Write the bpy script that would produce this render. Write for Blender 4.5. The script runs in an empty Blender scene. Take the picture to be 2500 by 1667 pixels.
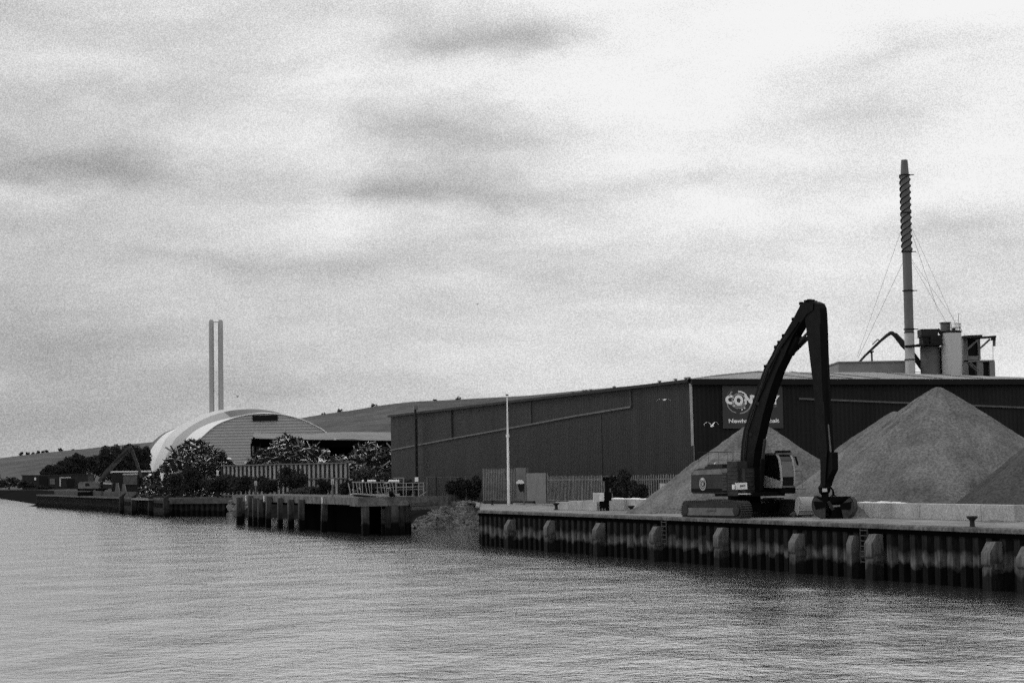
import bpy, bmesh, math, random
from mathutils import Vector, Matrix, noise
from mathutils.geometry import tessellate_polygon
R = math.radians
random.seed(7)
rnd = random.Random(11)
sc = bpy.context.scene
COL = sc.collection

# ------------------------------------------------------------------ camera
F, CX, CY = 5000.0, 1250.0, 833.5           # focal length and centre, in photo pixels (2500 x 1667)
CAMZ, DK = 6.3, 3.1                          # eye above the water, quay deck above the water
PITCH = math.atan(325.5 / F); ROLL = 0.0158
CM = Matrix.Rotation(math.pi/2 + PITCH, 3, 'X') @ Matrix.Rotation(-ROLL, 3, 'Z')
cd = bpy.data.cameras.new('camera'); cam = bpy.data.objects.new('camera', cd); COL.objects.link(cam)
cam.matrix_world = Matrix.Translation((0, 0, CAMZ)) @ CM.to_4x4()
cd.sensor_width = 36; cd.lens = F/2500*36; cd.clip_end = 20000; cd.clip_start = 0.5
sc.camera = cam

def ray(x, y): return CM @ Vector(((x-CX)/F, -(y-CY)/F, -1))
def G(x, y, z=DK):                           # where the line of sight meets the level z
    d = ray(x, y); t = (z-CAMZ)/d.z
    return Vector((d.x*t, d.y*t, z))
def P(x, y, Y):                              # point of the line of sight at distance Y
    d = ray(x, y); t = Y/d.y
    return Vector((d.x*t, Y, CAMZ + d.z*t))
def W(x, y, P0, n):                          # line of sight meets a plane
    d = ray(x, y); o = Vector((0, 0, CAMZ)); t = (P0-o).dot(n)/d.dot(n)
    return o + d*t
def hor(x): return 1159 - ROLL*(x-1250)
V = Vector
Z = V((0, 0, 1))

# ------------------------------------------------------------------ materials (a black and white photograph: greys)
def nodes(name):
    m = bpy.data.materials.new(name); m.use_nodes = True
    return m, m.node_tree.nodes, m.node_tree.links, m.node_tree.nodes['Principled BSDF']
def val(v): return (v, v, v, 1)
def mat(name, c, rough=.9, var=.25, scale=1., bump=0., bscale=None, spec=.12, metal=0., stretch=(1, 1, 1), fine=.0, fscale=40.):
    m, N, L, b = nodes(name)
    b.inputs['Roughness'].default_value = rough; b.inputs['Metallic'].default_value = metal
    b.inputs['Specular IOR Level'].default_value = spec
    g = N.new('ShaderNodeNewGeometry'); mp = N.new('ShaderNodeMapping'); mp.inputs['Scale'].default_value = stretch
    L.new(g.outputs['Position'], mp.inputs['Vector'])
    n = N.new('ShaderNodeTexNoise'); n.inputs['Scale'].default_value = scale; n.inputs['Detail'].default_value = 6
    n.inputs['Roughness'].default_value = .62
    L.new(mp.outputs[0], n.inputs['Vector'])
    r = N.new('ShaderNodeMapRange'); r.inputs['From Min'].default_value = .28; r.inputs['From Max'].default_value = .72
    r.inputs['To Min'].default_value = c*(1-var); r.inputs['To Max'].default_value = c*(1+var)
    L.new(n.outputs['Fac'], r.inputs['Value'])
    out = r.outputs[0]
    if fine:
        n2 = N.new('ShaderNodeTexNoise'); n2.inputs['Scale'].default_value = fscale; n2.inputs['Detail'].default_value = 2
        L.new(g.outputs['Position'], n2.inputs['Vector'])
        r2 = N.new('ShaderNodeMapRange'); r2.inputs['From Min'].default_value = .3; r2.inputs['From Max'].default_value = .7
        r2.inputs['To Min'].default_value = 1-fine; r2.inputs['To Max'].default_value = 1+fine
        L.new(n2.outputs['Fac'], r2.inputs['Value'])
        mu = N.new('ShaderNodeMath'); mu.operation = 'MULTIPLY'; L.new(out, mu.inputs[0]); L.new(r2.outputs[0], mu.inputs[1])
        out = mu.outputs[0]
    L.new(out, b.inputs['Base Color'])
    if bump:
        nb = N.new('ShaderNodeTexNoise'); nb.inputs['Scale'].default_value = bscale or scale*4; nb.inputs['Detail'].default_value = 5
        L.new(mp.outputs[0], nb.inputs['Vector'])
        bp = N.new('ShaderNodeBump'); bp.inputs['Strength'].default_value = 1; bp.inputs['Distance'].default_value = bump
        L.new(nb.outputs['Fac'], bp.inputs['Height']); L.new(bp.outputs[0], b.inputs['Normal'])
    m['out'] = 0
    return m
def clad(name, c, dirv, period, depth, line=.0, var=.2, rough=.55, vscale=.25, stretch=(1, 1, .15)):
    """profiled sheet: bump ribs along dirv, optional dark joint lines"""
    m, N, L, b = nodes(name)
    b.inputs['Roughness'].default_value = rough; b.inputs['Specular IOR Level'].default_value = .1
    g = N.new('ShaderNodeNewGeometry'); d = N.new('ShaderNodeVectorMath'); d.operation = 'DOT_PRODUCT'
    d.inputs[1].default_value = dirv; L.new(g.outputs['Position'], d.inputs[0])
    mu = N.new('ShaderNodeMath'); mu.operation = 'MULTIPLY'; mu.inputs[1].default_value = 1/period; L.new(d.outputs['Value'], mu.inputs[0])
    fr = N.new('ShaderNodeMath'); fr.operation = 'FRACT'; L.new(mu.outputs[0], fr.inputs[0])
    cr = N.new('ShaderNodeValToRGB'); e = cr.color_ramp.elements
    e[0].position = 0; e[0].color = val(0); e[1].position = .12; e[1].color = val(1)
    x = e.new(.55); x.color = val(1); x = e.new(.67); x.color = val(0)
    L.new(fr.outputs[0], cr.inputs[0])
    bp = N.new('ShaderNodeBump'); bp.inputs['Distance'].default_value = depth; L.new(cr.outputs[0], bp.inputs['Height'])
    L.new(bp.outputs[0], b.inputs['Normal'])
    mp = N.new('ShaderNodeMapping'); mp.inputs['Scale'].default_value = stretch; L.new(g.outputs['Position'], mp.inputs['Vector'])
    n = N.new('ShaderNodeTexNoise'); n.inputs['Scale'].default_value = vscale; n.inputs['Detail'].default_value = 7; n.inputs['Roughness'].default_value = .65
    L.new(mp.outputs[0], n.inputs['Vector'])
    r = N.new('ShaderNodeMapRange'); r.inputs['From Min'].default_value = .28; r.inputs['From Max'].default_value = .72
    r.inputs['To Min'].default_value = c*(1-var); r.inputs['To Max'].default_value = c*(1+var); L.new(n.outputs['Fac'], r.inputs['Value'])
    r2 = N.new('ShaderNodeMapRange'); r2.inputs['To Min'].default_value = 1-line; r2.inputs['To Max'].default_value = 1
    L.new(cr.outputs[0], r2.inputs['Value'])
    m2 = N.new('ShaderNodeMath'); m2.operation = 'MULTIPLY'; L.new(r.outputs[0], m2.inputs[0]); L.new(r2.outputs[0], m2.inputs[1])
    L.new(m2.outputs[0], b.inputs['Base Color'])
    return m
def tide(name, dry, band, wet, zb=1.25, rough=.95):
    """steel or concrete in tidal water: dry top, crusted pale band, weedy black foot, all with ragged edges"""
    m, N, L, b = nodes(name)
    b.inputs['Roughness'].default_value = rough; b.inputs['Specular IOR Level'].default_value = .06
    g = N.new('ShaderNodeNewGeometry'); s = N.new('ShaderNodeSeparateXYZ'); L.new(g.outputs['Position'], s.inputs[0])
    n = N.new('ShaderNodeTexNoise'); n.inputs['Scale'].default_value = .9; n.inputs['Detail'].default_value = 6
    L.new(g.outputs['Position'], n.inputs['Vector'])
    a = N.new('ShaderNodeMath'); a.operation = 'MULTIPLY_ADD'; a.inputs[1].default_value = 1.5; L.new(n.outputs['Fac'], a.inputs[0]); L.new(s.outputs['Z'], a.inputs[2])
    cr = N.new('ShaderNodeValToRGB'); e = cr.color_ramp.elements
    k = 6.0; z0 = (zb+.75)
    e[0].position = 0; e[0].color = val(wet); e[1].position = 1; e[1].color = val(dry)
    for p, v in ((z0-.35, wet), (z0-.05, band), (z0+.25, band*.8), (z0+.6, dry*.8), (z0+1.2, dry)):
        x = e.new(max(.01, min(.99, p/k))); x.color = val(v)
    dv = N.new('ShaderNodeMath'); dv.operation = 'DIVIDE'; dv.inputs[1].default_value = k; L.new(a.outputs[0], dv.inputs[0]); L.new(dv.outputs[0], cr.inputs[0])
    mp = N.new('ShaderNodeMapping'); mp.inputs['Scale'].default_value = (3, 3, .5); L.new(g.outputs['Position'], mp.inputs['Vector'])
    n2 = N.new('ShaderNodeTexNoise'); n2.inputs['Scale'].default_value = 1.6; n2.inputs['Detail'].default_value = 8; n2.inputs['Roughness'].default_value = .75
    L.new(mp.outputs[0], n2.inputs['Vector'])
    r = N.new('ShaderNodeMapRange'); r.inputs['From Min'].default_value = .32; r.inputs['From Max'].default_value = .68
    r.inputs['To Min'].default_value = .35; r.inputs['To Max'].default_value = 1.7; L.new(n2.outputs['Fac'], r.inputs['Value'])
    mx = N.new('ShaderNodeMix'); mx.data_type = 'RGBA'; mx.blend_type = 'MULTIPLY'; mx.inputs[0].default_value = 1
    L.new(cr.outputs[0], mx.inputs[6]); L.new(r.outputs[0], mx.inputs[7]); L.new(mx.outputs[2], b.inputs['Base Color'])
    bp = N.new('ShaderNodeBump'); bp.inputs['Distance'].default_value = .03; L.new(n2.outputs['Fac'], bp.inputs['Height']); L.new(bp.outputs[0], b.inputs['Normal'])
    return m

QU = V((-.3289, .9443, 0))                   # along the quay, away from the camera
QV = V((.9443, .3289, 0))                    # inland, square to the quay
M = {}
M['concrete'] = mat('pale_concrete', .34, .9, .3, .7, .01, 9, fine=.3, fscale=9)
M['concrete_old'] = mat('stained_concrete', .088, .9, .6, .8, .03, 5, fine=.35, fscale=6)
M['deck'] = mat('quay_surface', .19, .9, .5, .3, .01, 8, fine=.3, fscale=5)
M['piling'] = tide('sheet_piling_steel', .012, .075, .004)
M['edge'] = mat('dirty_quay_edge', .085, .9, .6, .7, .02, 6, fine=.45, fscale=5)
M['dimcon'] = mat('dim_far_concrete', .06, .9, .4, .5, fine=.3, fscale=3)
M['farpiling'] = tide('far_piling_steel', .009, .016, .004)
M['void'] = mat('shade_black', .002, 1, .2, 1, spec=0)  # near-black colour standing in for deep shade under decks and inside the shed
M['fender'] = tide('fender_concrete', .105, .06, .01, 1.1)
M['timber'] = tide('wet_timber', .022, .014, .003, 1.0)
M['jetty_pile'] = tide('jetty_pile_concrete', .055, .03, .003, 1.5)
M['black'] = mat('black_machine_paint', .0028, .6, .3, 2, spec=.06)
M['blackside'] = mat('lit_boom_side_paint', .0065, .65, .4, 1.6, spec=.06)  # boom paint made lighter for the side faces that catch more light
M['dark'] = mat('dark_steel', .025, .6, .4, 2, .005, 20)
M['mid'] = mat('grey_steel', .12, .6, .35, 1.2, .004, 20)
M['track'] = mat('dusty_track_steel', .055, .8, .5, 2, .02, 14)
M['track_dim'] = mat('dusty_grille_steel', .045, .8, .5, 2)
M['body'] = mat('engine_cover_paint', .026, .5, .35, .9)
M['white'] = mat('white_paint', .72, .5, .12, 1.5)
M['cabwhite'] = mat('pale_cab_paint', .34, .45, .2, 1.5)
M['glass'] = mat('dark_window_glass', .006, .08, .1, 1, spec=.5)
M['glassgrey'] = mat('dusty_window_glass', .09, .2, .3, 3, spec=.5)
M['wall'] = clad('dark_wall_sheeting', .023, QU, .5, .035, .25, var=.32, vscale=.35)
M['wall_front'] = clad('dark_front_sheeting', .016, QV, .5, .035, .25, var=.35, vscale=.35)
M['roof'] = mat('grey_roof_sheeting', .2, .6, .2, .3, fine=.15, fscale=2)
M['gutter'] = mat('black_gutter', .008, .5, .2, 1)
M['rail'] = mat('grey_wall_rail', .10, .6, .3, 1)
M['sign'] = mat('dark_sign_board', .052, .5, .12, .4)
M['ink'] = mat('sign_lettering_white', .85, .5, .04, 1)
M['inkgrey'] = mat('sign_lettering_grey', .30, .5, .1, 1)
M['stone'] = mat('crushed_stone', .122, .95, .40, .45, .07, 6, fine=.4, fscale=6, stretch=(1, 1, .22))
M['stone_dark'] = mat('dark_crushed_stone', .06, .95, .30, .45, .07, 6, fine=.4, fscale=6, stretch=(1, 1, .22))  # darker tone parts the right heap, in place of its shaded seam
M['rock'] = mat('armour_rock', .13, .9, .7, .8, .05, 5)
M['mud'] = mat('weedy_mud', .012, 1, .5, .3, .05, 3, spec=0)
M['ground'] = mat('rough_ground', .038, .95, .5, .06, .05, 2, fine=.3, fscale=2)
M['hill'] = mat('downland_grass', .075, 1, .45, .009, fine=.28, fscale=.09)
M['leaf'] = mat('dark_foliage', .026, .9, .5, .35)
M['leaf2'] = mat('pale_foliage', .05, .9, .5, .35)
M['bark'] = mat('bark', .04, .9, .3, 3)
M['fence'] = mat('galvanised_fence', .17, .6, .3, .8, fine=.2, fscale=5)
M['fencepanel'] = mat('sheeted_fence_panel', .16, .7, .25, .5)
M['scrap0'] = mat('scrap_rusty', .014, .8, .6, 1.1)
M['scrap1'] = mat('scrap_grey', .12, .5, .5, 1.1, spec=.5)
M['scrap2'] = mat('scrap_bright', .75, .4, .3, 1.1, spec=.6)
M['domeend'] = clad('dome_end_cladding', .42, (0, 0, 1), 1.0, .05, .36, .08, .6, .02, (1, 1, 1))
M['domewhite'] = mat('dome_white_roof', .62, .5, .06, .02)
M['domelight'] = mat('dome_pale_roof', .47, .5, .06, .02)
M['domegrey'] = mat('dome_grey_roof', .25, .5, .08, .02)
M['domedark'] = mat('dome_roof_glazing', .05, .4, .25, .15)
M['stackpale'] = mat('pale_stack_metal', .30, .45, .1, .05, metal=.4, spec=.5)
M['stack'] = mat('chimney_dark_paint', .125, .6, .15, .4)
M['stacklow'] = mat('chimney_lit_low', .4, .6, .25, .4)  # lower shaft made paler, the light on it put into the colour
M['silo'] = mat('pale_silo_paint', .5, .6, .12, .5, stretch=(1, 1, .2))
M['plant'] = mat('plant_cladding', .2, .7, .15, .4)
M['scrapwall'] = mat('retaining_wall_panel', .34, .8, .22, .35, .01, 4)
M['shedroof'] = mat('weathered_shed_roof', .17, .7, .25, .3, fine=.2, fscale=2)
M['gull'] = mat('gull_feathers', .7, .9, .1, 5)

# ------------------------------------------------------------------ mesh building
class MB:
    def __init__(s): s.v = []; s.f = []; s.m = []
    def add(s, vs, fs, m=0):
        k = len(s.v); s.v += [tuple(a) for a in vs]
        for f in fs: s.f.append(tuple(i+k for i in f)); s.m.append(m)
    def obb(s, c, a, b, d, m=0):             # centre and three half vectors
        c, a, b, d = V(c), V(a), V(b), V(d)
        vs = [c+a*i+b*j+d*k for k in (-1, 1) for j in (-1, 1) for i in (-1, 1)]
        s.add(vs, [(0, 2, 3, 1), (4, 5, 7, 6), (0, 1, 5, 4), (2, 6, 7, 3), (0, 4, 6, 2), (1, 3, 7, 5)], m)
    def box(s, c, sx, sy, sz, dx=(1, 0, 0), m=0):   # c = centre of the base
        dx = V(dx).normalized(); dy = Z.cross(dx)
        s.obb(V(c)+Z*sz/2, dx*sx/2, dy*sy/2, Z*sz/2, m)
    def bar(s, p, q, w, h=None, up=Z, m=0):
        p, q = V(p), V(q); d = q-p
        if d.length < 1e-6: return
        u = V(up)
        if abs(d.normalized().dot(u.normalized())) > .98: u = V((.3, 1, 0))
        x = d.cross(u).normalized(); y = x.cross(d).normalized()
        s.obb((p+q)/2, d/2, x*w/2, y*(h or w)/2, m)
    def tube(s, pts, r, n=10, cap=True, m=0):
        pts = [V(p) for p in pts]; k0 = len(s.v); rr = r if isinstance(r, (list, tuple)) else [r]*len(pts)
        px = None
        for i, p in enumerate(pts):
            d = (pts[min(i+1, len(pts)-1)]-pts[max(i-1, 0)]).normalized()
            if px is None:
                px = d.cross(Z if abs(d.z) < .95 else V((0, 1, 0))).normalized()
            px = (px - d*px.dot(d)).normalized(); py = d.cross(px)
            for j in range(n):
                a = 2*math.pi*j/n; s.v.append(tuple(p+px*math.cos(a)*rr[i]+py*math.sin(a)*rr[i]))
        for i in range(len(pts)-1):
            for j in range(n):
                a = k0+i*n+j; b = k0+i*n+(j+1) % n
                s.f.append((a, b, b+n, a+n)); s.m.append(m)
        if cap:
            s.f.append(tuple(k0+j for j in range(n))[::-1]); s.m.append(m)
            s.f.append(tuple(k0+(len(pts)-1)*n+j for j in range(n))); s.m.append(m)
    def prism(s, pts, vec, m=0, m2=None):
        n = len(pts); vec = V(vec); pts = [V(p) for p in pts]
        s.add(pts + [p+vec for p in pts], [], m); k = len(s.v)-2*n
        s.f.append(tuple(k+i for i in range(n))); s.m.append(m)
        s.f.append(tuple(k+n+i for i in range(n))[::-1]); s.m.append(m)
        for i in range(n):
            j = (i+1) % n; s.f.append((k+i, k+n+i, k+n+j, k+j)); s.m.append(m if m2 is None else m2)
    def grid(s, rows, m=0, close=False):
        k = len(s.v); nr, nc = len(rows), len(rows[0])
        for r in rows: s.v += [tuple(p) for p in r]
        for i in range(nr-1):
            for j in range(nc-1): s.f.append((k+i*nc+j, k+i*nc+j+1, k+(i+1)*nc+j+1, k+(i+1)*nc+j)); s.m.append(m)
    def build(s, name, mats, parent=None, smooth=False, fix=True):
        loc = WL.get(parent.name, V((0, 0, 0))) if parent else V((0, 0, 0))
        me = bpy.data.meshes.new(name); me.from_pydata([(a[0]-loc.x, a[1]-loc.y, a[2]-loc.z) for a in s.v], [], s.f)
        mats = mats if isinstance(mats, (list, tuple)) else [mats]
        for x in mats: me.materials.append(M[x])
        if any(s.m): me.polygons.foreach_set('material_index', s.m)
        if fix:
            bm = bmesh.new(); bm.from_mesh(me); bmesh.ops.recalc_face_normals(bm, faces=bm.faces); bm.to_mesh(me); bm.free()
        if smooth:
            me.polygons.foreach_set('use_smooth', [True]*len(me.polygons))
            if smooth != 'all':
                me.set_sharp_from_angle(angle=R(35))
        o = bpy.data.objects.new(name, me); COL.objects.link(o)
        if parent: o.parent = parent; WL[o.name] = loc
        return o
WL = {}
def thing(name, label, cat, loc, group=None):
    o = bpy.data.objects.new(name, None); COL.objects.link(o); o.location = loc; WL[o.name] = V(loc)
    o.empty_display_size = .3; o['label'] = label; o['category'] = cat
    if group: o['group'] = group
    return o
def tag(o, label, cat, group=None, kind=None):
    o['label'] = label; o['category'] = cat
    if group: o['group'] = group
    if kind: o['kind'] = kind
    return o
def one(mb, name, mats, label, cat, group=None, kind=None, smooth=False, fix=True):
    """a thing that is one mesh; origin at the middle of its base"""
    xs = [v[0] for v in mb.v]; ys = [v[1] for v in mb.v]; zs = [v[2] for v in mb.v]
    c = V(((min(xs)+max(xs))/2, (min(ys)+max(ys))/2, min(zs)))
    mb.v = [(a[0]-c.x, a[1]-c.y, a[2]-c.z) for a in mb.v]
    o = mb.build(name, mats, None, smooth, fix); o.location = c
    return tag(o, label, cat, group, kind)
def struct(o): o['kind'] = 'structure'; return o
def copy_tree(o, loc, rot=None, parent=None, **kw):
    c = o.copy(); COL.objects.link(c); c.location = loc if parent is None else o.location
    if rot is not None: c.rotation_euler.z = rot
    c.parent = parent
    for k, v in kw.items(): c[k] = v
    for ch in o.children: copy_tree(ch, None, None, c)
    return c

# ------------------------------------------------------------------ world: overcast sky with streaky cloud
w = bpy.data.worlds.new('World'); sc.world = w; w.use_nodes = True
N, L = w.node_tree.nodes, w.node_tree.links; N.clear()
def mth(op, a, b=None, c=None, clamp=False):
    n = N.new('ShaderNodeMath'); n.operation = op; n.use_clamp = clamp
    for i, x in enumerate((a, b, c)):
        if x is None: continue
        if isinstance(x, (int, float)): n.inputs[i].default_value = x
        else: L.new(x, n.inputs[i])
    return n.outputs[0]
tc = N.new('ShaderNodeTexCoord'); sp = N.new('ShaderNodeSeparateXYZ'); L.new(tc.outputs['Generated'], sp.inputs[0])
az = mth('ARCTAN2', sp.outputs[0], sp.outputs[1]); el = mth('ARCSINE', sp.outputs[2])
cb = N.new('ShaderNodeCombineXYZ'); L.new(az, cb.inputs[0]); L.new(el, cb.inputs[1])
def nz(scale, detail, sx, sy, rough=.5, off=0., dist=0.):
    mp = N.new('ShaderNodeMapping'); mp.inputs['Scale'].default_value = (sx, sy, 1); mp.inputs['Location'].default_value = (off, off*.7, off*.3)
    L.new(cb.outputs[0], mp.inputs['Vector'])
    n = N.new('ShaderNodeTexNoise'); n.inputs['Scale'].default_value = scale; n.inputs['Detail'].default_value = detail
    n.inputs['Roughness'].default_value = rough; n.inputs['Distortion'].default_value = dist
    L.new(mp.outputs[0], n.inputs['Vector']); return mth('SUBTRACT', n.outputs['Fac'], .5)
wa = nz(1, 4, 14, 22, .55, 3.); wb = nz(1, 4, 12, 22, .55, 9.)
U = mth('MULTIPLY_ADD', wa, .12, az); Vv = mth('MULTIPLY_ADD', wb, .04, el)
# soft cloud bodies: (photo x, y, half width, half height, depth)
blobs = [(1130, 75, 230, 55, -.19), (1240, 110, 130, 30, -.12), (990, 300, 190, 30, -.15), (1130, 345, 260, 22, -.10), (970, 455, 150, 45, -.15), (1180, 470, 260, 28, -.10),
         (90, 395, 200, 30, -.17), (330, 430, 170, 22, -.12), (200, 265, 220, 32, -.12), (100, 60, 330, 50, -.10), (2060, 285, 180, 34, -.13),
         (2440, 545, 120, 25, -.13), (2420, 670, 160, 60, -.07), (60, 570, 190, 32, -.10), (560, 655, 190, 26, -.10), (1250, 600, 250, 22, -.06), (1000, 660, 300, 26, -.07),
         (100, 780, 300, 60, -.07), (2350, 130, 200, 50, -.09), (1700, 460, 330, 24, -.05), (2000, 180, 250, 25, -.05), (640, 180, 150, 40, -.05), (60, 1000, 300, 100, -.08),
         (560, 290, 240, 60, .03), (700, 330, 130, 50, .05), (1600, 60, 300, 120, .07), (2200, 40, 300, 70, .08), (1950, 560, 420, 90, .06), (840, 130, 90, 70, .08),
         (1450, 220, 250, 60, .06), (800, 500, 70, 50, .08), (1750, 330, 260, 50, .07), (350, 720, 200, 30, .03)]
acc = None
for bx, by, sx, sy, a in blobs:
    u0 = math.atan((bx-1250)/F); v0 = (hor(bx)-by)/F
    du = mth('MULTIPLY', mth('SUBTRACT', U, u0), F/sx/1.75); dv = mth('MULTIPLY', mth('SUBTRACT', Vv, v0), F/sy/1.65)
    g = mth('MULTIPLY', mth('EXPONENT', mth('MULTIPLY', mth('MULTIPLY_ADD', du, du, mth('MULTIPLY', dv, dv)), -1.)), a*.9)
    acc = g if acc is None else mth('ADD', acc, g)
n1 = nz(1, 6, 9, 34, .55, 0., .4); n2 = nz(1, 5, 26, 90, .6, 5., .3)
lowup = mth('MULTIPLY', mth('MULTIPLY', el, 1/.22, clamp=True), .15)       # the deck of cloud brightens upwards
v = mth('ADD', mth('ADD', .785, lowup), acc)
n0 = nz(1, 5, 5, 17, .55, 12., .6); v = mth('MULTIPLY_ADD', n0, .26, v)
v = mth('MULTIPLY_ADD', n1, .19, v); v = mth('MULTIPLY_ADD', n2, .10, v)
azr = mth('MULTIPLY', mth('MINIMUM', mth('MAXIMUM', az, -.3), .3), .22); v = mth('ADD', v, azr)
g1 = nz(1, 1, 1900, 1900, .6, 1.); v = mth('MULTIPLY_ADD', g1, .42, v)      # film grain put into the sky colour
v = mth('MINIMUM', mth('MAXIMUM', v, .3), .965)
lin = mth('POWER', v, 2.2)
sky = N.new('ShaderNodeTexSky'); sky.sky_type = 'NISHITA'; sky.sun_disc = False
SUN_EL, SUN_AZ = R(48), R(-70)               # high, from the left of the view
sky.sun_elevation = SUN_EL; sky.sun_rotation = SUN_AZ
bw = N.new('ShaderNodeRGBToBW'); L.new(sky.outputs[0], bw.inputs[0])
mixv = mth('MULTIPLY_ADD', lin, .97, mth('MULTIPLY', mth('MINIMUM', mth('MULTIPLY', bw.outputs[0], .1), 1.), .03))
cc = N.new('ShaderNodeCombineColor')
for i in range(3): L.new(mixv, cc.inputs[i])
bg = N.new('ShaderNodeBackground'); bg.inputs['Strength'].default_value = 1; L.new(cc.outputs[0], bg.inputs[0])
wo = N.new('ShaderNodeOutputWorld'); L.new(bg.outputs[0], wo.inputs[0])
ld = bpy.data.lights.new('sun', 'SUN'); ld.energy = 1.15; ld.angle = R(18); ld.color = (1, 1, 1)
sun = bpy.data.objects.new('sun', ld); COL.objects.link(sun)
sdir = V((math.sin(SUN_AZ)*math.cos(SUN_EL), math.cos(SUN_AZ)*math.cos(SUN_EL), math.sin(SUN_EL)))
sun.rotation_euler = sdir.to_track_quat('Z', 'Y').to_euler(); sun.location = (-60, 0, 60)

# ------------------------------------------------------------------ water
m, Nn, Ll, b = nodes('river_water')
b.inputs['Base Color'].default_value = val(.05); b.inputs['Roughness'].default_value = .12; b.inputs['IOR'].default_value = 1.5
g = Nn.new('ShaderNodeNewGeometry')
def wn(scale, detail, st, rough=.6, rot=8):
    mp = Nn.new('ShaderNodeMapping'); mp.inputs['Scale'].default_value = st; mp.inputs['Rotation'].default_value = (0, 0, R(rot)); Ll.new(g.outputs['Position'], mp.inputs['Vector'])
    n = Nn.new('ShaderNodeTexNoise'); n.inputs['Scale'].default_value = scale; n.inputs['Detail'].default_value = detail; n.inputs['Roughness'].default_value = rough
    Ll.new(mp.outputs[0], n.inputs['Vector']); return n
def wm(op, x, y, cl=False):
    n = Nn.new('ShaderNodeMath'); n.operation = op; n.use_clamp = cl
    for i, q in enumerate((x, y)):
        if isinstance(q, (int, float)): n.inputs[i].default_value = q
        else: Ll.new(q, n.inputs[i])
    return n.outputs[0]
# water lies quieter in the lee of the quay wall
dq = Nn.new('ShaderNodeVectorMath'); dq.operation = 'DOT_PRODUCT'; dq.inputs[1].default_value = (.9443, .3289, 0); Ll.new(g.outputs['Position'], dq.inputs[0])
lee = wm('SUBTRACT', -3.2*.9443+186*.3289, dq.outputs['Value'])
pn = wn(.09, 4, (1, .45, 1), .6)
lee = wm('ADD', lee, wm('MULTIPLY', wm('SUBTRACT', pn.outputs['Fac'], .5), 16.))
rough_ = wm('ADD', wm('MULTIPLY', wm('DIVIDE', lee, 7., True), .75), .25)
pw_ = wn(.02, 3, (1, .5, 1), .5, -20)
rough_ = wm('MULTIPLY', rough_, wm('ADD', wm('MULTIPLY', pw_.outputs['Fac'], 1.5), .22))
a1 = wn(1.9, 4, (.8, .6, 1), .6); a2 = wn(.16, 3, (1, .6, 1), .5, -15); a3 = wn(3.5, 3, (1, .6, 1), .6, 30)
nrm_ = None
for tex, dd in ((a1, .08), (a2, .40), (a3, .035)):
    bb = Nn.new('ShaderNodeBump'); bb.inputs['Strength'].default_value = 1; Ll.new(wm('MULTIPLY', rough_, dd), bb.inputs['Distance']); Ll.new(tex.outputs['Fac'], bb.inputs['Height'])
    if nrm_: Ll.new(nrm_, bb.inputs['Normal'])
    nrm_ = bb.outputs[0]
Ll.new(nrm_, b.inputs['Normal'])
gl = Nn.new('ShaderNodeBsdfGlossy'); gl.inputs['Color'].default_value = val(.95); gl.inputs['Roughness'].default_value = .12; Ll.new(nrm_, gl.inputs['Normal'])
ms = Nn.new('ShaderNodeMixShader'); ms.inputs[0].default_value = .64; Ll.new(b.outputs[0], ms.inputs[1]); Ll.new(gl.outputs[0], ms.inputs[2])
Ll.new(ms.outputs[0], Nn['Material Output'].inputs['Surface'])
M['water'] = m
mb = MB(); mb.add([(-3000, -300, 0), (400, -300, 0), (400, 2600, 0), (-3000, 2600, 0)], [(0, 1, 2, 3)])
struct(mb.build('river_water', 'water', fix=False))

# ------------------------------------------------------------------ land
def quayX(Y): return 25.75 - .3483*(Y-103)
QN, QE = V((quayX(40), 40, 0)), V((-3.2, 186, 0))
coast = [V((82.5, -60, 0)), QE, V((-3.3, 196, 0)), V((-4.2, 233, 0)), V((-7, 251, 0)), V((-15, 276, 0)), V((-31, 328, 0)), V((-42, 346, 0)),
         V((-47, 351, 0)), V((-60.5, 361, 0)), V((-126, 543, 0)), V((-112, 549, 0)), V((-122, 600, 0)), V((-204, 880, 0)), V((-246, 945, 0)), V((-420, 1150, 0)), V((-1500, 1500, 0))]
outer = [V((-1500, 3800, 0)), V((2600, 3800, 0)), V((2600, -60, 0))]
poly = coast+outer
mb = MB(); tri = tessellate_polygon([poly]); mb.add([(p.x, p.y, DK) for p in poly], tri)
o = mb.build('ground', 'ground'); 
for p in o.data.polygons:
    if p.normal.z < 0: p.flip()
struct(o)
# a harder surfaced strip behind the quay edge
mb = MB(); s0 = V((quayX(20), 20, DK+.004))
dpoly = [s0, QE+Z*(DK+.004), V((-3.3, 196, DK+.004)), V((-4.2, 233, DK+.004)), V((1.5, 236, DK+.004)), V((17, 188, DK+.004)), V((20, 180, DK+.004)), s0+QV*26]
mb.add(dpoly, tessellate_polygon([dpoly])); o = mb.build('quay_deck', 'deck', fix=False)
for p in o.data.polygons:
    if p.normal.z < 0: p.flip()
struct(o)
def bank(pts, drop, out, name, mt):
    mb = MB(); rows = [[], [], []]
    for i, p in enumerate(pts):
        d = (pts[min(i+1, len(pts)-1)]-pts[max(0, i-1)]).normalized(); nrm = V((-d.y, d.x, 0))*1
        nrm = -nrm if nrm.x > 0 else nrm
        rows[0].append(p+Z*(DK+.003)); rows[1].append(p+nrm*out*.5+Z*(DK*.45)); rows[2].append(p+nrm*out+Z*-drop)
    mb.grid(rows); return mb.build(name, mt)
struct(bank(coast[4:8], 1., 7, 'river_bank', 'mud'))
struct(bank(coast[11:], 1., 22, 'far_river_bank', 'mud'))

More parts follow.
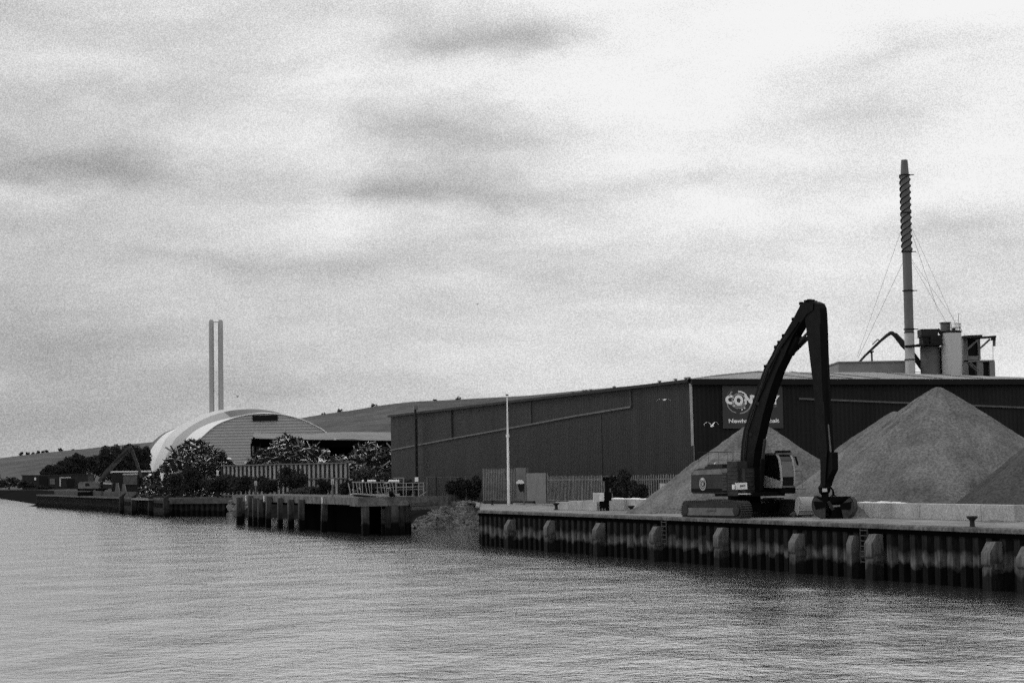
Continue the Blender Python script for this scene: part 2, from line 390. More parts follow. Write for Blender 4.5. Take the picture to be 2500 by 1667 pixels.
# hill: ridge heights read off the skyline
ridge = [(-900, 1165), (-400, 1150), (0, 1119), (90, 1109), (200, 1098), (300, 1087), (370, 1080), (430, 1071), (560, 1050), (700, 1028), (765, 1017), (810, 1010), (860, 1004), (915, 994), (960, 988), (1010, 982.5), (1071, 980),
         (1177, 974), (1288, 968), (1450, 952), (1600, 938), (1750, 918), (1850, 909), (1950, 914), (2200, 925), (2500, 930), (3000, 940), (3600, 960)]
def ry(x):
    for (a, ya), (c, yc) in zip(ridge, ridge[1:]):
        if a <= x <= c: return ya+(yc-ya)*(x-a)/(c-a)
    return ridge[-1][1]
mb = MB(); rows = []
for k in range(33):
    t = k/32*1.3; Y = 1050+t*650; row = []
    for i in range(181):
        x = -900+i*25; hr = (hor(x)-ry(x))/F*1700+CAMZ-DK
        f = math.sin(min(t, 1)*math.pi/2)**1.35 if t <= 1 else 1-(t-1)*.6
        zz = DK-.5+hr*f; X = (x-1250)/F*Y
        if .05 < t < .98: zz += noise.noise(V((X*.006, Y*.006, 0)))*6*math.sin(math.pi*min(t, 1))
        row.append((X, Y, zz))
    rows.append(row)
mb.grid(rows); struct(mb.build('hills', 'hill', smooth='all', fix=False))

# ------------------------------------------------------------------ foliage
def crown_mb(mb, c, rx, ry_, rz, n, leaf, rg, flat=0.):
    """leaf clumps spread through a lumpy volume"""
    lobes = [(V((rg.uniform(-.62, .62)*rx, rg.uniform(-.62, .62)*ry_, rg.uniform(-.55, .72)*rz)), rg.uniform(.28, .55)) for _ in range(11)] + [(V((0, 0, 0)), .66)]
    for _ in range(n):
        lc, lr = rg.choice(lobes)
        d = V((rg.gauss(0, 1), rg.gauss(0, 1), rg.gauss(0, 1))).normalized()*(rg.random()**.33)
        p = V(c)+lc+V((d.x*rx*lr, d.y*ry_*lr, d.z*rz*lr))
        if p.z < c[2]-rz*.98: p.z = c[2]-rz*.98+rg.random()*.3
        nn = (d+V((rg.gauss(0, .7), rg.gauss(0, .7), rg.gauss(0, .7)+.3))).normalized()
        a = nn.orthogonal().normalized(); b_ = nn.cross(a); th = rg.random()*6.28; a, b_ = a*math.cos(th)+b_*math.sin(th), b_*math.cos(th)-a*math.sin(th)
        s = leaf*rg.uniform(.5, 1.4)
        mb.add([p-a*s, p+b_*s*.6, p+a*s, p-b_*s*.6+nn*s*.3], [(0, 1, 2, 3)], 0)
def bush(name, px, ytop, ybot, halfpx, Y, label, n=1500, leaf=.28, group=None, mt='leaf', zg=DK, squash=.8):
    s = Y/F; base = P(px, 900, Y); base.z = zg; top = P(px, ytop, Y).z
    r = halfpx*s; h = top-zg; t = thing(name, label, 'tree' if name.endswith('tree') else 'bush', base, group)
    mb = MB(); tr = (h*.3 if name.endswith('tree') else h*.1)
    crown_mb(mb, base+Z*(tr+(h-tr)*.5), r, r*squash, (h-tr)*.55, n, leaf, rnd)
    mb.build('crown' if name.endswith('tree') else 'foliage', mt, t, fix=False)
    mb = MB()
    for k in range(4 if name.endswith('tree') else 5):
        a = k*1.4; tip = base+V((math.cos(a)*r*.5, math.sin(a)*r*.4, h*rnd.uniform(.55, .8)))
        mid = base+V((math.cos(a)*r*.1, math.sin(a)*r*.1, h*.3)); mb.tube([base-Z*.1, mid, tip], [h*.025+.03, h*.018+.02, .02], 5)
    mb.build('trunk' if name.endswith('tree') else 'stems', 'bark', t)
    return t
treeline = [(122, 1140, 20), (148, 1128, 24), (175, 1119, 24), (196, 1110, 18), (226, 1114, 26), (252, 1106, 22), (277, 1100, 24), (300, 1093, 22), (324, 1090, 24), (344, 1098, 16)]
wh = ['low rounded dark tree at the left end of the tree belt', 'dark tree just right of the low rounded end tree', 'dark tree above the pale panel of the left shed', 'pointed dark tree rising left of the distant scrap handler',
      'broad dark tree behind the cab of the distant scrap handler', 'dark tree behind the boom foot of the distant scrap handler', 'dark tree behind the middle of the distant boom', 'dark tree behind the top of the distant boom',
      'tallest dark tree between the distant boom and stick', 'narrow dark tree against the white edge of the domed building']
for i, (x, y, hw) in enumerate(treeline):
    bush('dark_tree', x, y-3, 1200, hw*1.5, (975 if x < 255 else 565)+(i % 3)*14, wh[i], 4200, .55 if x < 255 else .33, 'dark trees behind the scrap yard')
bush('scrub_bush', 22, 1164, 1200, 40, 960, 'low dark bush at the far left edge of the bank', 800, .5, 'far bank scrub')
bush('scrub_bush', -30, 1158, 1200, 40, 1000, 'dark bush cut by the left edge of the picture', 600, .5, 'far bank scrub')
for i_, (x_, y_, h_) in enumerate(((64, 1176, 22), (112, 1184, 20), (205, 1180, 26), (252, 1176, 22))):
    bush('scrub_bush', x_, y_, 1200, h_, 905 if x_ < 150 else 600, ['low scrub before the left end of the far shed', 'low scrub under the pale panel of the far shed', 'dark scrub between the far shed and the scrap handler cab', 'dark scrub behind the boom foot of the scrap handler'][i_], 1400, .45 if x_ < 150 else .3, 'far bank scrub')
bush('waterside_bush', 468, 1141, 1205, 40, 371, 'big dark bush covering the foot of the rounded scrap heap', 6080, 0.19, 'dark bushes above the river wall')
bush('waterside_bush', 425, 1160, 1205, 36, 378, 'low dark bush left of the big one at the scrap heap', 2850, 0.19, 'dark bushes above the river wall')
bush('waterside_bush', 530, 1160, 1205, 46, 362, 'dark bush at the left end of the ribbed wall', 3800, 0.19, 'dark bushes above the river wall')
bush('waterside_bush', 592, 1155, 1205, 46, 356, 'dark bush in front of the left half of the ribbed wall', 4560, 0.17, 'dark bushes above the river wall')
bush('waterside_bush', 650, 1158, 1205, 40, 352, 'low dark bush left of the tall one against the ribbed wall', 3800, 0.17, 'dark bushes above the river wall')
bush('waterside_bush', 714, 1141, 1205, 42, 347, 'tall dark bush against the middle of the ribbed wall', 5700, 0.17, 'dark bushes above the river wall')
bush('waterside_bush', 790, 1171, 1208, 26, 338, 'small dark bush under the right part of the ribbed wall', 2850, 0.15, 'dark bushes above the river wall')
bush('waterside_bush', 842, 1171, 1208, 24, 334, 'small dark bush at the right end of the ribbed wall', 2470, 0.15, 'dark bushes above the river wall')
bush('grassy_scrub', 735, 1187, 1208, 50, 340, 'pale grassy scrub between dark bushes above the jetty', 3040, 0.15, None, 'leaf2')
bush('grassy_scrub', 905, 1144, 1205, 56, 322, 'grey scrub below the right scrap heap beside the warehouse', 4940, 0.15, None, 'leaf2')
bush('grassy_scrub', 985, 1170, 1205, 36, 288, 'grey scrub at the foot of the warehouse behind the gangway', 2280, 0.15, None, 'leaf')
bush('bramble_bush', 1112, 1168, 1228, 30, 247, 'spiky dark bush growing over the rock slope, left one of two', 4180, 0.12, None)
bush('bramble_bush', 1152, 1164, 1228, 26, 249, 'dark bush against the left end of the tall palisade fence', 3800, 0.12, None)
bush('bramble_bush', 1508, 1152, 1240, 34, 199, 'dark bush growing through the palisade fence behind the concrete blocks', 4940, 0.12, None)
bush('bramble_bush', 1552, 1168, 1240, 30, 196, 'smaller dark bush right of the one growing through the palisade', 2850, 0.12, None)
# hedge bushes on the skyline
for i, (x, yy, wv) in enumerate([(52, 1106, 8), (68, 1104, 8), (80, 1103, 4), (92, 1102, 7), (104, 1101, 6), (115, 1101, 7), (149, 1096, 8), (178, 1097, 6), (790, 1010, 7), (828, 1004, 12), (915, 991, 14), (1120, 975, 14), (1062, 978, 10)]):
    Y = 1690; p = P(x, yy+6, Y); mb = MB(); crown_mb(mb, p+Z*.2, wv*.8*Y/F, 2, 1.6+.16*wv, 320, .6, rnd)
    one(mb, 'hill_bush', 'leaf', ['distant bush on the hill skyline, %s from the left' % k for k in ('first', 'second', 'third', 'fourth', 'fifth', 'sixth', 'seventh', 'eighth')][i] if i < 8 else
        ['tiny bush where the hill meets the dome', 'bush on the hill just right of the dome', 'longest hedge clump above the hill left of the warehouse', 'faint bush clump on the hill above the warehouse roof', 'faint clump on the skyline left of the flagpole'][i-8], 'bush', 'bushes on the hill skyline', fix=False)

# ------------------------------------------------------------------ sheet piled quays
def piling(A, B, z1, z0=-1.5, period=1.29, dep=.42, side=-1):
    """folded steel sheet between A and B, folds towards the water"""
    mb = MB(); d = (B-A); n = max(1, round(d.length/period)); d = d/n; o = V((-d.y, d.x, 0)).normalized()*side
    prof = [(0, 0), (.30, 0), (.44, 1), (.86, 1), (1, 0)]
    pts = [A+d*(i+t)+o*(dep*k) for i in range(n) for t, k in prof[:-1]] + [B]
    mb.grid([[p+Z*z1 for p in pts], [p+Z*z0 for p in pts]]); return mb
SL = lambda A, B, s: A+(B-A).normalized()*s
QO = -QV
t = thing('quay_wall', 'long steel sheet piled quay wall with pale concrete edge on the right', 'quay wall', QE+Z*0)
piling(QN+QV*.42, QE+QV*.42, 2.9, side=1).build('sheet_piling', 'piling', t)
piling(QE+QV*.42, V((-3, 198, 0)), 2.9, side=1).build('end_piling', 'piling', t)
mb = MB(); A, B = QN, QE
mb.prism([A+Z*2.93+QV*.9, A+Z*2.93-QV*.16, A+Z*(DK+.02)-QV*.18, A+Z*(DK+.07)-QV*.10, A+Z*(DK+.09)+QV*.3, A+Z*(DK+.03)+QV*.9], B-A)
mb.build('capping_beam', 'edge', t)
mb = MB(); mb.bar(A+Z*2.79+QV*.1, B+Z*2.79+QV*.1, .35, .25); mb.build('shade_waler', 'void', t)  # bar under the edge, black in place of the shade in the gap
# fender piles, each one by where it stands in the photo
def on_quay(x):                              # distance along the quay whose face shows at photo x
    d = ray(x, 1300); nq = QV; o = V((0, 0, 0)); tt = (QE-o).dot(nq)/V((d.x, d.y, 0)).dot(nq)
    return V((d.x*tt, d.y*tt, 0))
fx = [(1254, 0), (1351, 0), (1472, 0), (1612, 0), (1771, 0), (1957, 0), (2088, 1), (2145, 0), (2434, 0), (2520, 2)]
for x, k in fx:
    p = on_quay(x)+QO*.1; jj = rnd.uniform(-.12, .08); mb = MB(); hw = .42 if k != 1 else .3; out = .62 if k != 1 else .35; zt = (2.55 if k < 2 else 2.4)+jj; zb = -1.2
    prof = [(-.15, zt), (out*.45, zt), (out, zt-.5), (out*.95, zb), (-.15, zb)]
    if k != 1: prof = [(-.15, zt), (out*.45, zt), (out, zt-.55), (out, 1.35), (out*.8, 1.25), (out*.92, 1.1), (out, zb), (-.15, zb)]
    mb.prism([p+QO*a+Z*z-QU*hw for a, z in prof], QU*hw*2)
    if k != 1: mb.obb(p+QO*.2-QU*(hw+.1)+Z*1.25, QO*.2, QU*.12, Z*.14)
    mb.build('fender_pile', 'fender', t)
def ladder(x, parent, zt=2.9, zb=.9, w_=.42):
    p = on_quay(x)+QO*.22; mb = MB()
    for s in (-1, 1): mb.bar(p+QU*s*w_+Z*zt, p+QU*s*w_+Z*zb, .07, .07)
    z = zb+.1
    while z < zt: mb.bar(p-QU*w_+Z*z, p+QU*w_+Z*z, .05, .05); z += .3
    mb.build('ladder', 'track_dim', parent)
ladder(2117, t); ladder(1628, t, 2.9, 1.2)
# low kerb rounding the far end of the quay
mb = MB(); pts = [G(1166, 1239), G(1167, 1229), G(1230, 1229), G(1300, 1232), G(1380, 1236)]
for a, b_ in zip(pts, pts[1:]): mb.bar(a+Z*.07, b_+Z*.07, .4, .14)
one(mb, 'end_kerb', 'deck', 'low pale concrete kerb rounding the far end of the quay', 'kerb')

# bollards
def bollard(p, s=1.):
    mb = MB(); pr = [(.34, 0), (.34, .06), (.2, .1), (.17, .45), (.2, .55), (.36, .68), (.42, .78), (.38, .84), (.1, .86)]
    mb.tube([p+Z*h*s for r, h in pr], [r*s for r, h in pr], 14)
    mb.obb(p+QU*.30*s+Z*.76*s, QU*.22*s, QV*.12*s, Z*.06*s); mb.obb(p-QU*.30*s+Z*.76*s, QU*.22*s, QV*.12*s, Z*.06*s)
    return mb
for x, y, s, lb in ((1202, 1232, .75, 'small dark bollard in front of the tall palisade, left of the white pole'), (1358, 1244, .95, 'dark bollard at the left end of the concrete blocks'),
                    (1541, 1252, .9, 'dark bollard on the quay edge before the long concrete block, left of the excavator'), (2374, 1288, .95, 'large dark mooring bollard on the quay at the right')):
    p = G(x, y, DK+.03)
    o = one(bollard(p, s*.78), 'bollard', 'dark', lb, 'bollard', 'mooring bollards along the quay', smooth=True)

# concrete blocks: a low wall 9.4 m in from the edge
def wallpt(x, off=9.4):
    d = ray(x, 1250); tt = (QE+QV*off).dot(QV)/V((d.x, d.y, 0)).dot(QV); return V((d.x*tt, d.y*tt, DK))
def block_mesh(L_, D_, H_):
    bm = bmesh.new(); bmesh.ops.create_cube(bm, size=1)
    for v_ in bm.verts: v_.co = V((v_.co.x*L_, v_.co.y*D_, (v_.co.z+.5)*H_))
    bmesh.ops.bevel(bm, geom=[e for e in bm.edges], offset=.02, segments=1, affect='EDGES')
    me = bpy.data.meshes.new('concrete_block'); bm.to_mesh(me); bm.free(); me.materials.append(M['concrete']); return me
bme = block_mesh(3.585, .8, .98); ang = math.atan2(-QU.y, -QU.x)
a0 = wallpt(1486); a1 = wallpt(2570); nb_ = int((a1-a0).length/3.6)
names = ['first', 'second', 'third', 'fourth', 'fifth', 'sixth', 'seventh', 'eighth', 'ninth', 'tenth', 'eleventh', 'twelfth', 'thirteenth', 'fourteenth', 'fifteenth', 'sixteenth', 'seventeenth', 'eighteenth', 'nineteenth', 'twentieth', 'last']
for i in range(nb_):
    c = a0+(a1-a0).normalized()*(3.6*(i+.5)); o = bpy.data.objects.new('concrete_block', bme); COL.objects.link(o)
    o.location = c+QV*rnd.uniform(-.03, .03); o.rotation_euler.z = ang+rnd.uniform(-.006, .006)
    tag(o, 'pale concrete block in the long row behind the excavator, %s from the far left end' % names[min(i, 20)], 'concrete block', 'concrete blocks along the quay')
bm2 = block_mesh(2.9, .8, .95); a0 = wallpt(1366, 7.5); a1 = wallpt(1468, 7.5); k = (a1-a0).length/3
for i in range(3):
    o = bpy.data.objects.new('concrete_block', bm2); COL.objects.link(o); o.location = a0+(a1-a0).normalized()*(k*(i+.5)); o.rotation_euler.z = ang; o.scale = (k/2.94, 1, (.72, .85, .92)[i])
    tag(o, ['low concrete block beside the second bollard', 'middle concrete block of the short row left of the cabinet', 'concrete block touching the dark cabinet on its left'][i], 'concrete block', 'short row of concrete blocks')

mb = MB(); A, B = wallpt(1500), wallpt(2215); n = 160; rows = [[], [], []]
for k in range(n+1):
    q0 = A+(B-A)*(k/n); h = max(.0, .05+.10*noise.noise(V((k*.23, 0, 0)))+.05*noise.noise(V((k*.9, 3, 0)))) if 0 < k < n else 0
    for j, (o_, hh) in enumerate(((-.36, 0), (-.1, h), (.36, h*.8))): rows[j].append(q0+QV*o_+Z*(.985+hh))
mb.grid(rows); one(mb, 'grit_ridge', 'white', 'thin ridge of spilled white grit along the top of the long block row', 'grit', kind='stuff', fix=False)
# ------------------------------------------------------------------ stockpiles
def cone_pile(c, rad, h, label, mt, tiltx=0, name='stone_heap', seed=0, sharp=.9):
    mb = MB(); rows = []; nr, na = 60, 200
    for i in range(nr+1):
        t = i/nr; row = []
        for j in range(na+1):
            a = 2*math.pi*(j % na)/na; k = 1+.05*math.sin(a*3+seed)+.03*math.sin(a*7+seed*2)+.05*noise.noise(V((math.cos(a)*2, math.sin(a)*2, seed)))
            r = rad*t*k; zz = h*(1-t)
            zz = h - math.sqrt((h*t)**2+(h*.035*sharp)**2)+h*.035*sharp if t < .97 else zz
            x, y = math.cos(a)*r, math.sin(a)*r
            gl_ = noise.noise(V((math.cos(a)*7+seed, math.sin(a)*7, t*.8)))*math.sin(math.pi*min(1, t*1.05)); zz += .22*noise.noise(V((x*.45+seed, y*.45, 3)))*math.sqrt(t)+.07*noise.noise(V((x*2+seed, y*2, 5)))+.30*gl_*h/8
            row.append((c.x+x+tiltx*(1-t), c.y+y, max(DK-.02, DK+zz) if t < 1 else DK-.05))
        rows.append(row)
    mb.grid(rows)
    return one(mb, name, mt, label, 'stockpile', 'stockpiles of crushed stone' if rad > 5 else None, smooth='all')
def pile_at(px, py, Y, slope, label, mt='stone', **k):
    p = P(px, py, Y); h = p.z-DK; return cone_pile(V((p.x, p.y, DK)), h/slope, h, label, mt, **k)
pile_at(2290, 945, 147, .725, 'biggest pale crushed stone heap with its peak at the right', seed=1)
pile_at(2185, 1004, 170, .66, 'grey stone heap showing as a shoulder left of the biggest heap', seed=2)
pile_at(1845, 1027, 168, .71, 'pointed stone heap behind the excavator boom below the sign', seed=3)
pile_at(2640, 990, 134, .80, 'stone heap cut off by the right edge of the photo', 'stone_dark', seed=4)
pile_at(2452, 1262, 123.5, .38, 'tiny dark stone spill on the quay at the right', 'stone_dark', name='stone_spill', seed=5)
pile_at(1588, 1224, 163, .5, 'small stone spill leaning on the concrete blocks left of the excavator', name='stone_spill', seed=6)
pile_at(2420, 1268, 121, .2, 'flat pale gravel spill by the large bollard', name='stone_spill', seed=8)

# ------------------------------------------------------------------ warehouse
C0 = P(1690, 930, 205); C0.z = 0; EZ = CAMZ+9.25           # corner, eave height
WLN, WWD = 111, 44
t = thing('warehouse', 'long dark sheeted warehouse with grey hipped roof behind the quay', 'warehouse', V((C0.x, C0.y, DK)))
E1_, E2_, E3_ = C0+QU*WLN, C0+QV*WWD, C0+QU*WLN+QV*WWD
mb = MB(); mb.add([C0+Z*DK, E1_+Z*DK, E1_+Z*EZ, C0+Z*EZ], [(0, 1, 2, 3)]); mb.add([E1_+Z*DK, E3_+Z*DK, E3_+Z*EZ, E1_+Z*EZ], [(0, 1, 2, 3)])
mb.build('side_wall', 'wall', t, fix=False)
mb = MB(); mb.add([C0+Z*DK, E2_+Z*DK, E2_+Z*EZ, C0+Z*EZ], [(0, 1, 2, 3)]); mb.add([E2_+Z*DK, E3_+Z*DK, E3_+Z*EZ, E2_+Z*EZ], [(0, 1, 2, 3)])
mb.build('front_wall', 'wall_front', t, fix=False)
hip = 15; rz = EZ+1.55
q = [C0-QU*.4-QV*.35, E1_+QU*.4-QV*.35, E3_+QU*.4+QV*.35, E2_-QU*.4+QV*.35]
i_ = [C0+QU*hip+QV*hip, E1_-QU*hip+QV*hip, E3_-QU*hip-QV*hip, E2_+QU*hip-QV*hip]
mb = MB(); mb.add([p+Z*(EZ+.05) for p in q]+[p+Z*rz for p in i_], [(0, 1, 5, 4), (1, 2, 6, 5), (2, 3, 7, 6), (3, 0, 4, 7), (4, 5, 6, 7)])
rf = mb.build('roof', 'roof', t)
mb = MB()
for px in (2080, 2148, 1990, 2300, 2400):                  # joints of the roof sheets
    a = W(px, 926, C0, QU); a.z = EZ+.12; mb.bar(a, a+QU*14+Z*1.45, .12, .05)
mb.build('roof_joint', 'gutter', rf)
mb = MB(); zc = EZ-.28
mb.bar(C0-QU*.45+Z*zc-QV*.3, E2_-QU*.45+Z*zc, .3, .55); mb.bar(C0-QV*.38+Z*(EZ-.12), E1_-QV*.38+Z*(EZ-.12), .25, .3)
mb.build('gutter', 'gutter', t)
def on_side(x, y, off=.12): return W(x, y, C0-QV*off, QV)
def on_front(x, y, off=.12): return W(x, y, C0-QU*off, QU)
mb = MB(); pr = [(953, 1098.8), (1105, 1070), (1296, 1035.7), (1400, 1016), (1540, 993)]
for a, b_ in zip(pr, pr[1:]): mb.bar(on_side(*a), on_side(*b_), .16, .2)
mb.build('sloping_pipe', 'rail', t)
for x, y0, y1 in ((1103, 997, 1070), (1295, 974, 1036), (1539, 950, 992)):
    mb = MB(); mb.bar(on_side(x-1, y0+2), on_side(x+1, y1), .14, .14); mb.build('drop_pipe', 'dark' if x < 1200 else 'rail', t)
mb = MB(); mb.bar(on_front(1950, 973), on_front(2560, 997), .16, .18); mb.build('front_pipe', 'rail', t)
mb = MB(); mb.bar(on_front(1686, 936), on_front(1691, 1088), .25, .2); mb.build('downpipe', 'cabwhite', t)
mb = MB(); mb.bar(on_front(1694, 1088), on_front(1697, 1190), .12, .12); mb.build('lower_downpipe', 'mid', t)
mb = MB(); mb.obb(on_side(1469, 1090, .02), QU*.07, Z*3.6, QV*.03); mb.build('wall_joint', 'body', t)
# vent pipe up the wall
a = on_side(1017, 1215, 1.0); b_ = on_side(1014, 998, 1.0)
t = thing('flue_pipe', 'tall grey flue pipe standing against the left end of the warehouse wall', 'flue pipe', V((a.x, a.y, DK)))
mb = MB(); mb.tube([V((a.x, a.y, DK)), b_], .17, 10); mb.build('pipe', 'dark', t, smooth=True)
mb = MB(); mb.tube([V((a.x, a.y, DK))+QU*-.75, b_+QU*-.75-Z*.8], .06, 8); mb.build('stay_rod', 'gutter', t)
for k in range(7):
    mb = MB(); p = V((a.x, a.y, DK+1+k*1.75)); mb.bar(p+QU*.3, p-QU*.9, .1, .08); mb.build('bracket', 'gutter', t)
mb = MB(); mb.box(b_-Z*.1, .75, .6, .55, QU); mb.build('cowl', 'mid', t)

# ------------------------------------------------------------------ sign on the front wall
SO = W(1765, 1046, C0-QU*.16, QU); SR = W(1912, 1044.5, C0-QU*.16, QU); ST = W(1763.5, 941.5, C0-QU*.16, QU)
sw, sh = (SR-SO).length, ST.z-SO.z; sx_ = QV
SO = V((SO.x, SO.y, SO.z))
t = thing('company_sign', 'square dark sign board with white CONWAY lettering on the warehouse front', 'sign', SO+QV*sw/2)
mb = MB(); mb.obb(SO+QV*sw/2+Z*sh/2, QV*sw/2, QU*.05, Z*sh/2); bd = mb.build('sign_board', 'sign', t)
def su(u, v_, off=.075): return SO+QV*(u*sw)+Z*(v_*sh)-QU*off    # u, v in 0..1 over the board
def sp_(zx, zy): return ((zx-250-(zy-230)*.031)/1560, (1355-zy+(zx-250)*-.019)/1125)
def text_part(name, s, u0, v0, width, height, bold, parent, mt='ink', off=.075, origin=None, ux=None, nrm=None, uz=Z):
    c = bpy.data.curves.new('t', 'FONT'); c.body = s; c.size = 1; c.offset = bold; c.extrude = .012; c.resolution_u = 6
    to = bpy.data.objects.new('t', c); COL.objects.link(to); dg = bpy.context.evaluated_depsgraph_get(); dg.update()
    me = bpy.data.meshes.new_from_object(to.evaluated_get(dg)); COL.objects.unlink(to); bpy.data.objects.remove(to); bpy.data.curves.remove(c)
    xs = [v_.co.x for v_ in me.vertices]; ys = [v_.co.y for v_ in me.vertices]
    kx = width/(max(xs)-min(xs)); ky = height/(max(ys)-min(ys)); x0, y0 = min(xs), min(ys); loc = WL[parent.name]
    o0 = origin or su(u0, v0, off); ux_ = ux or QV; nr = nrm or -QU
    for v_ in me.vertices:
        p = o0+ux_*((v_.co.x-x0)*kx)+uz*((v_.co.y-y0)*ky)+nr*(v_.co.z); v_.co = p-loc
    me.materials.clear(); me.materials.append(M[mt]); me.name = name
    o = bpy.data.objects.new(name, me); COL.objects.link(o); o.parent = parent; WL[o.name] = loc; return o
def U_(zx, zy): return sp_(zx, zy)
def letter(s, zx0, zx1, zy0, zy1, bold=.035, name='lettering', mt='ink'):
    u0, v0 = U_(zx0, zy1); u1, v1 = U_(zx1, zy0); return text_part(name, s, u0, v0, (u1-u0)*sw, (zy1-zy0)/1125*sh, bold, t, mt)
letter('C', 335, 545, 475, 715, .07); letter('O', 560, 785, 470, 745, .07); letter('N', 815, 1030, 465, 708, .07)
letter('W', 1030, 1330, 465, 708, .05); letter('A', 1290, 1520, 465, 708, .05); letter('Y', 1500, 1735, 465, 705, .06)
letter('Newhaven Asphalt', 425, 1730, 1100, 1235, .03)
letter('Bringing it all together', 1060, 1665, 745, 792, .02, 'small_lettering', 'inkgrey')
def arc(cx, cy, r, a0, a1, wd, mt='inkgrey', name='logo_ring', off=.09):
    mb = MB(); n = max(6, int(abs(a1-a0)/6)); rows = [[], []]
    for k in range(n+1):
        a = R(a0+(a1-a0)*k/n)
        for q_, rr in enumerate((r-wd/2, r+wd/2)):
            u, v_ = U_(cx+math.cos(a)*rr, cy-math.sin(a)*rr); rows[q_].append(su(u, v_, off))
    mb.grid(rows); vec = -QU*.01; k = len(mb.v); return mb.build(name, mt, t)
arc(670, 600, 165, 10, 350, 34); arc(670, 600, 215, 215, 330, 30); arc(675, 600, 225, 20, 95, 40, 'ink')
arc(670, 640, 300, 190, 258, 26); arc(690, 640, 310, 272, 350, 36); arc(650, 560, 290, 95, 165, 24, 'rail'); arc(660, 560, 240, 130, 165, 40, 'inkgrey')
for cx, cy in ((760, 850), (825, 808), (585, 742), (545, 750)): arc(cx, cy, 10, 0, 360, 20, 'ink', 'logo_dot')

# ------------------------------------------------------------------ asphalt plant behind the warehouse
YP = 252.; s_ = YP/F
def pp(x, y, dy=0): return P(x, y, YP+dy)
def vbox(mb, x0, x1, ytop, dep=5., y0=None, dy=0, m=0):
    a = pp(x0, ytop, dy); b2 = pp(x1, ytop, dy); zt = (a.z+b2.z)/2; zb = DK if y0 is None else (pp(x0, y0, dy).z+pp(x1, y0, dy).z)/2
    mb.obb(V(((a.x+b2.x)/2, YP+dy+dep/2, (zt+zb)/2)), V(((b2.x-a.x)/2, 0, 0)), V((0, dep/2, 0)), V((0, 0, (zt-zb)/2)), m)
mb = MB(); vbox(mb, 2047, 2232, 882, 9, dy=2)
vbox(mb, 2045, 2234, 881, 9.3, 884, dy=1.8)
one(mb, 'plant_building', 'plant', 'plain grey plant building under the slanting duct', 'building')
# chimney
cb_ = pp(2220, 905); cbase = V((cb_.x, YP, DK)); ctop = pp(2204.5, 391); lean = (ctop.x-cb_.x)/(ctop.z-cb_.z)
CXc = cb_.x+.12
def chz(y): return P(2210, y, YP).z
t = thing('spiral_chimney', 'tall guyed industrial chimney with spiral strakes on its upper half', 'chimney', V((CXc, YP, DK)))
rC = 11.6*s_
mb = MB(); mb.tube([V((CXc, YP, DK)), V((CXc, YP, chz(812)))], rC*1.03, 24); mb.build('lower_shaft', 'stacklow', t, smooth=True)
mb = MB(); mb.tube([V((CXc, YP, chz(812))), V((CXc, YP, chz(428)))], rC*.97, 24); mb.build('upper_shaft', 'stack', t, smooth=True)
mb = MB(); mb.tube([V((CXc, YP, chz(428))), V((CXc, YP, chz(391)))], [rC*.9, rC*.68], 24); mb.build('cone_top', 'stack', t, smooth=True)
for y in (428, 520, 615, 710, 804, 812, 845, 878):
    mb = MB(); mb.tube([V((CXc, YP, chz(y)-.06)), V((CXc, YP, chz(y)+.06))], rC*(1.18 if y != 812 else 1.08), 24)
    if y in (428, 615, 710, 804): mb.bar(V((CXc, YP, chz(y))), V((CXc+rC*1.9, YP-.2, chz(y))), .1, .1)
    mb.build('ring_flange', 'gutter', t)
for k3 in range(3):
    mb = MB(); pts = []; zA, zB = chz(615), chz(430); turns = 12/3.
    for k in range(97):
        a = 2*math.pi*(turns*k/96+k3/3); z = zA+(zB-zA)*k/96; pts.append((a, z))
    ra, rb = rC*.96, rC*1.22
    rows = [[V((CXc-math.cos(a)*r_, YP-math.sin(a)*r_, z+dz)) for a, z in pts] for r_, dz in ((ra, -.05), (rb, -.04), (rb, .05), (ra, .06))]
    mb.grid(rows); mb.build('spiral_strake', 'gutter', t)
mb = MB()
for (x0, y0), (x1, y1), dy in (((2199, 530), (2092, 872), 10), ((2200, 620), (2095, 874), 3), ((2221, 525), (2332, 790), 4), ((2223, 620), (2318, 800), 2), ((2223, 618), (2400, 880), 14), ((2222, 525), (2290, 760), -2)):
    mb = MB(); mb.tube([V((CXc, YP, chz(y0))), pp(x1, y1, dy)], .02, 4, False); mb.build('guy_wire', 'mid', t, fix=False)
# duct
t = thing('hooked_duct', 'bent exhaust duct rising from the plant roof and hooking down past the chimney', 'duct', V((pp(2098, 882).x, YP+3, DK)))
mb = MB(); mb.tube([pp(2090, 893, 3), pp(2112, 868, 3), pp(2150, 832, 3), pp(2165, 819, 3), pp(2174, 813, 3), pp(2181, 814, 3)], [.13, .15, .17, .2, .24, .28], 12); mb.build('thin_duct', 'dark', t, smooth=True)
mb = MB(); mb.tube([pp(2176, 813, 3), pp(2186, 818, 3), pp(2205, 840, 3), pp(2229, 866, 3), pp(2256, 903, 3), pp(2268, 920, 3)], [.2, .32, .42, .36, .36, .36], 12); mb.build('thick_duct', 'dark', t, smooth=True)
mb = MB(); mb.bar(pp(2129, 882, 3), pp(2128, 857, 3), .2, .2); mb.bar(pp(2124, 860, 3), pp(2133, 858, 3), .25, .2); mb.build('prop', 'dark', t)
mb = MB(); mb.bar(pp(2130, 841, 3), pp(2143, 828, 3), .12, .12); mb.bar(pp(2143, 828, 3), pp(2150, 835, 3), .12, .12); mb.build('bracket', 'mid', t)
mb = MB(); mb.tube([pp(2210, 846, -1), pp(2250, 843, -1), pp(2262, 841, 0)], .16, 8); one(mb, 'cross_pipe', 'gutter', 'short black pipe running from the chimney to the dark silo', 'pipe')
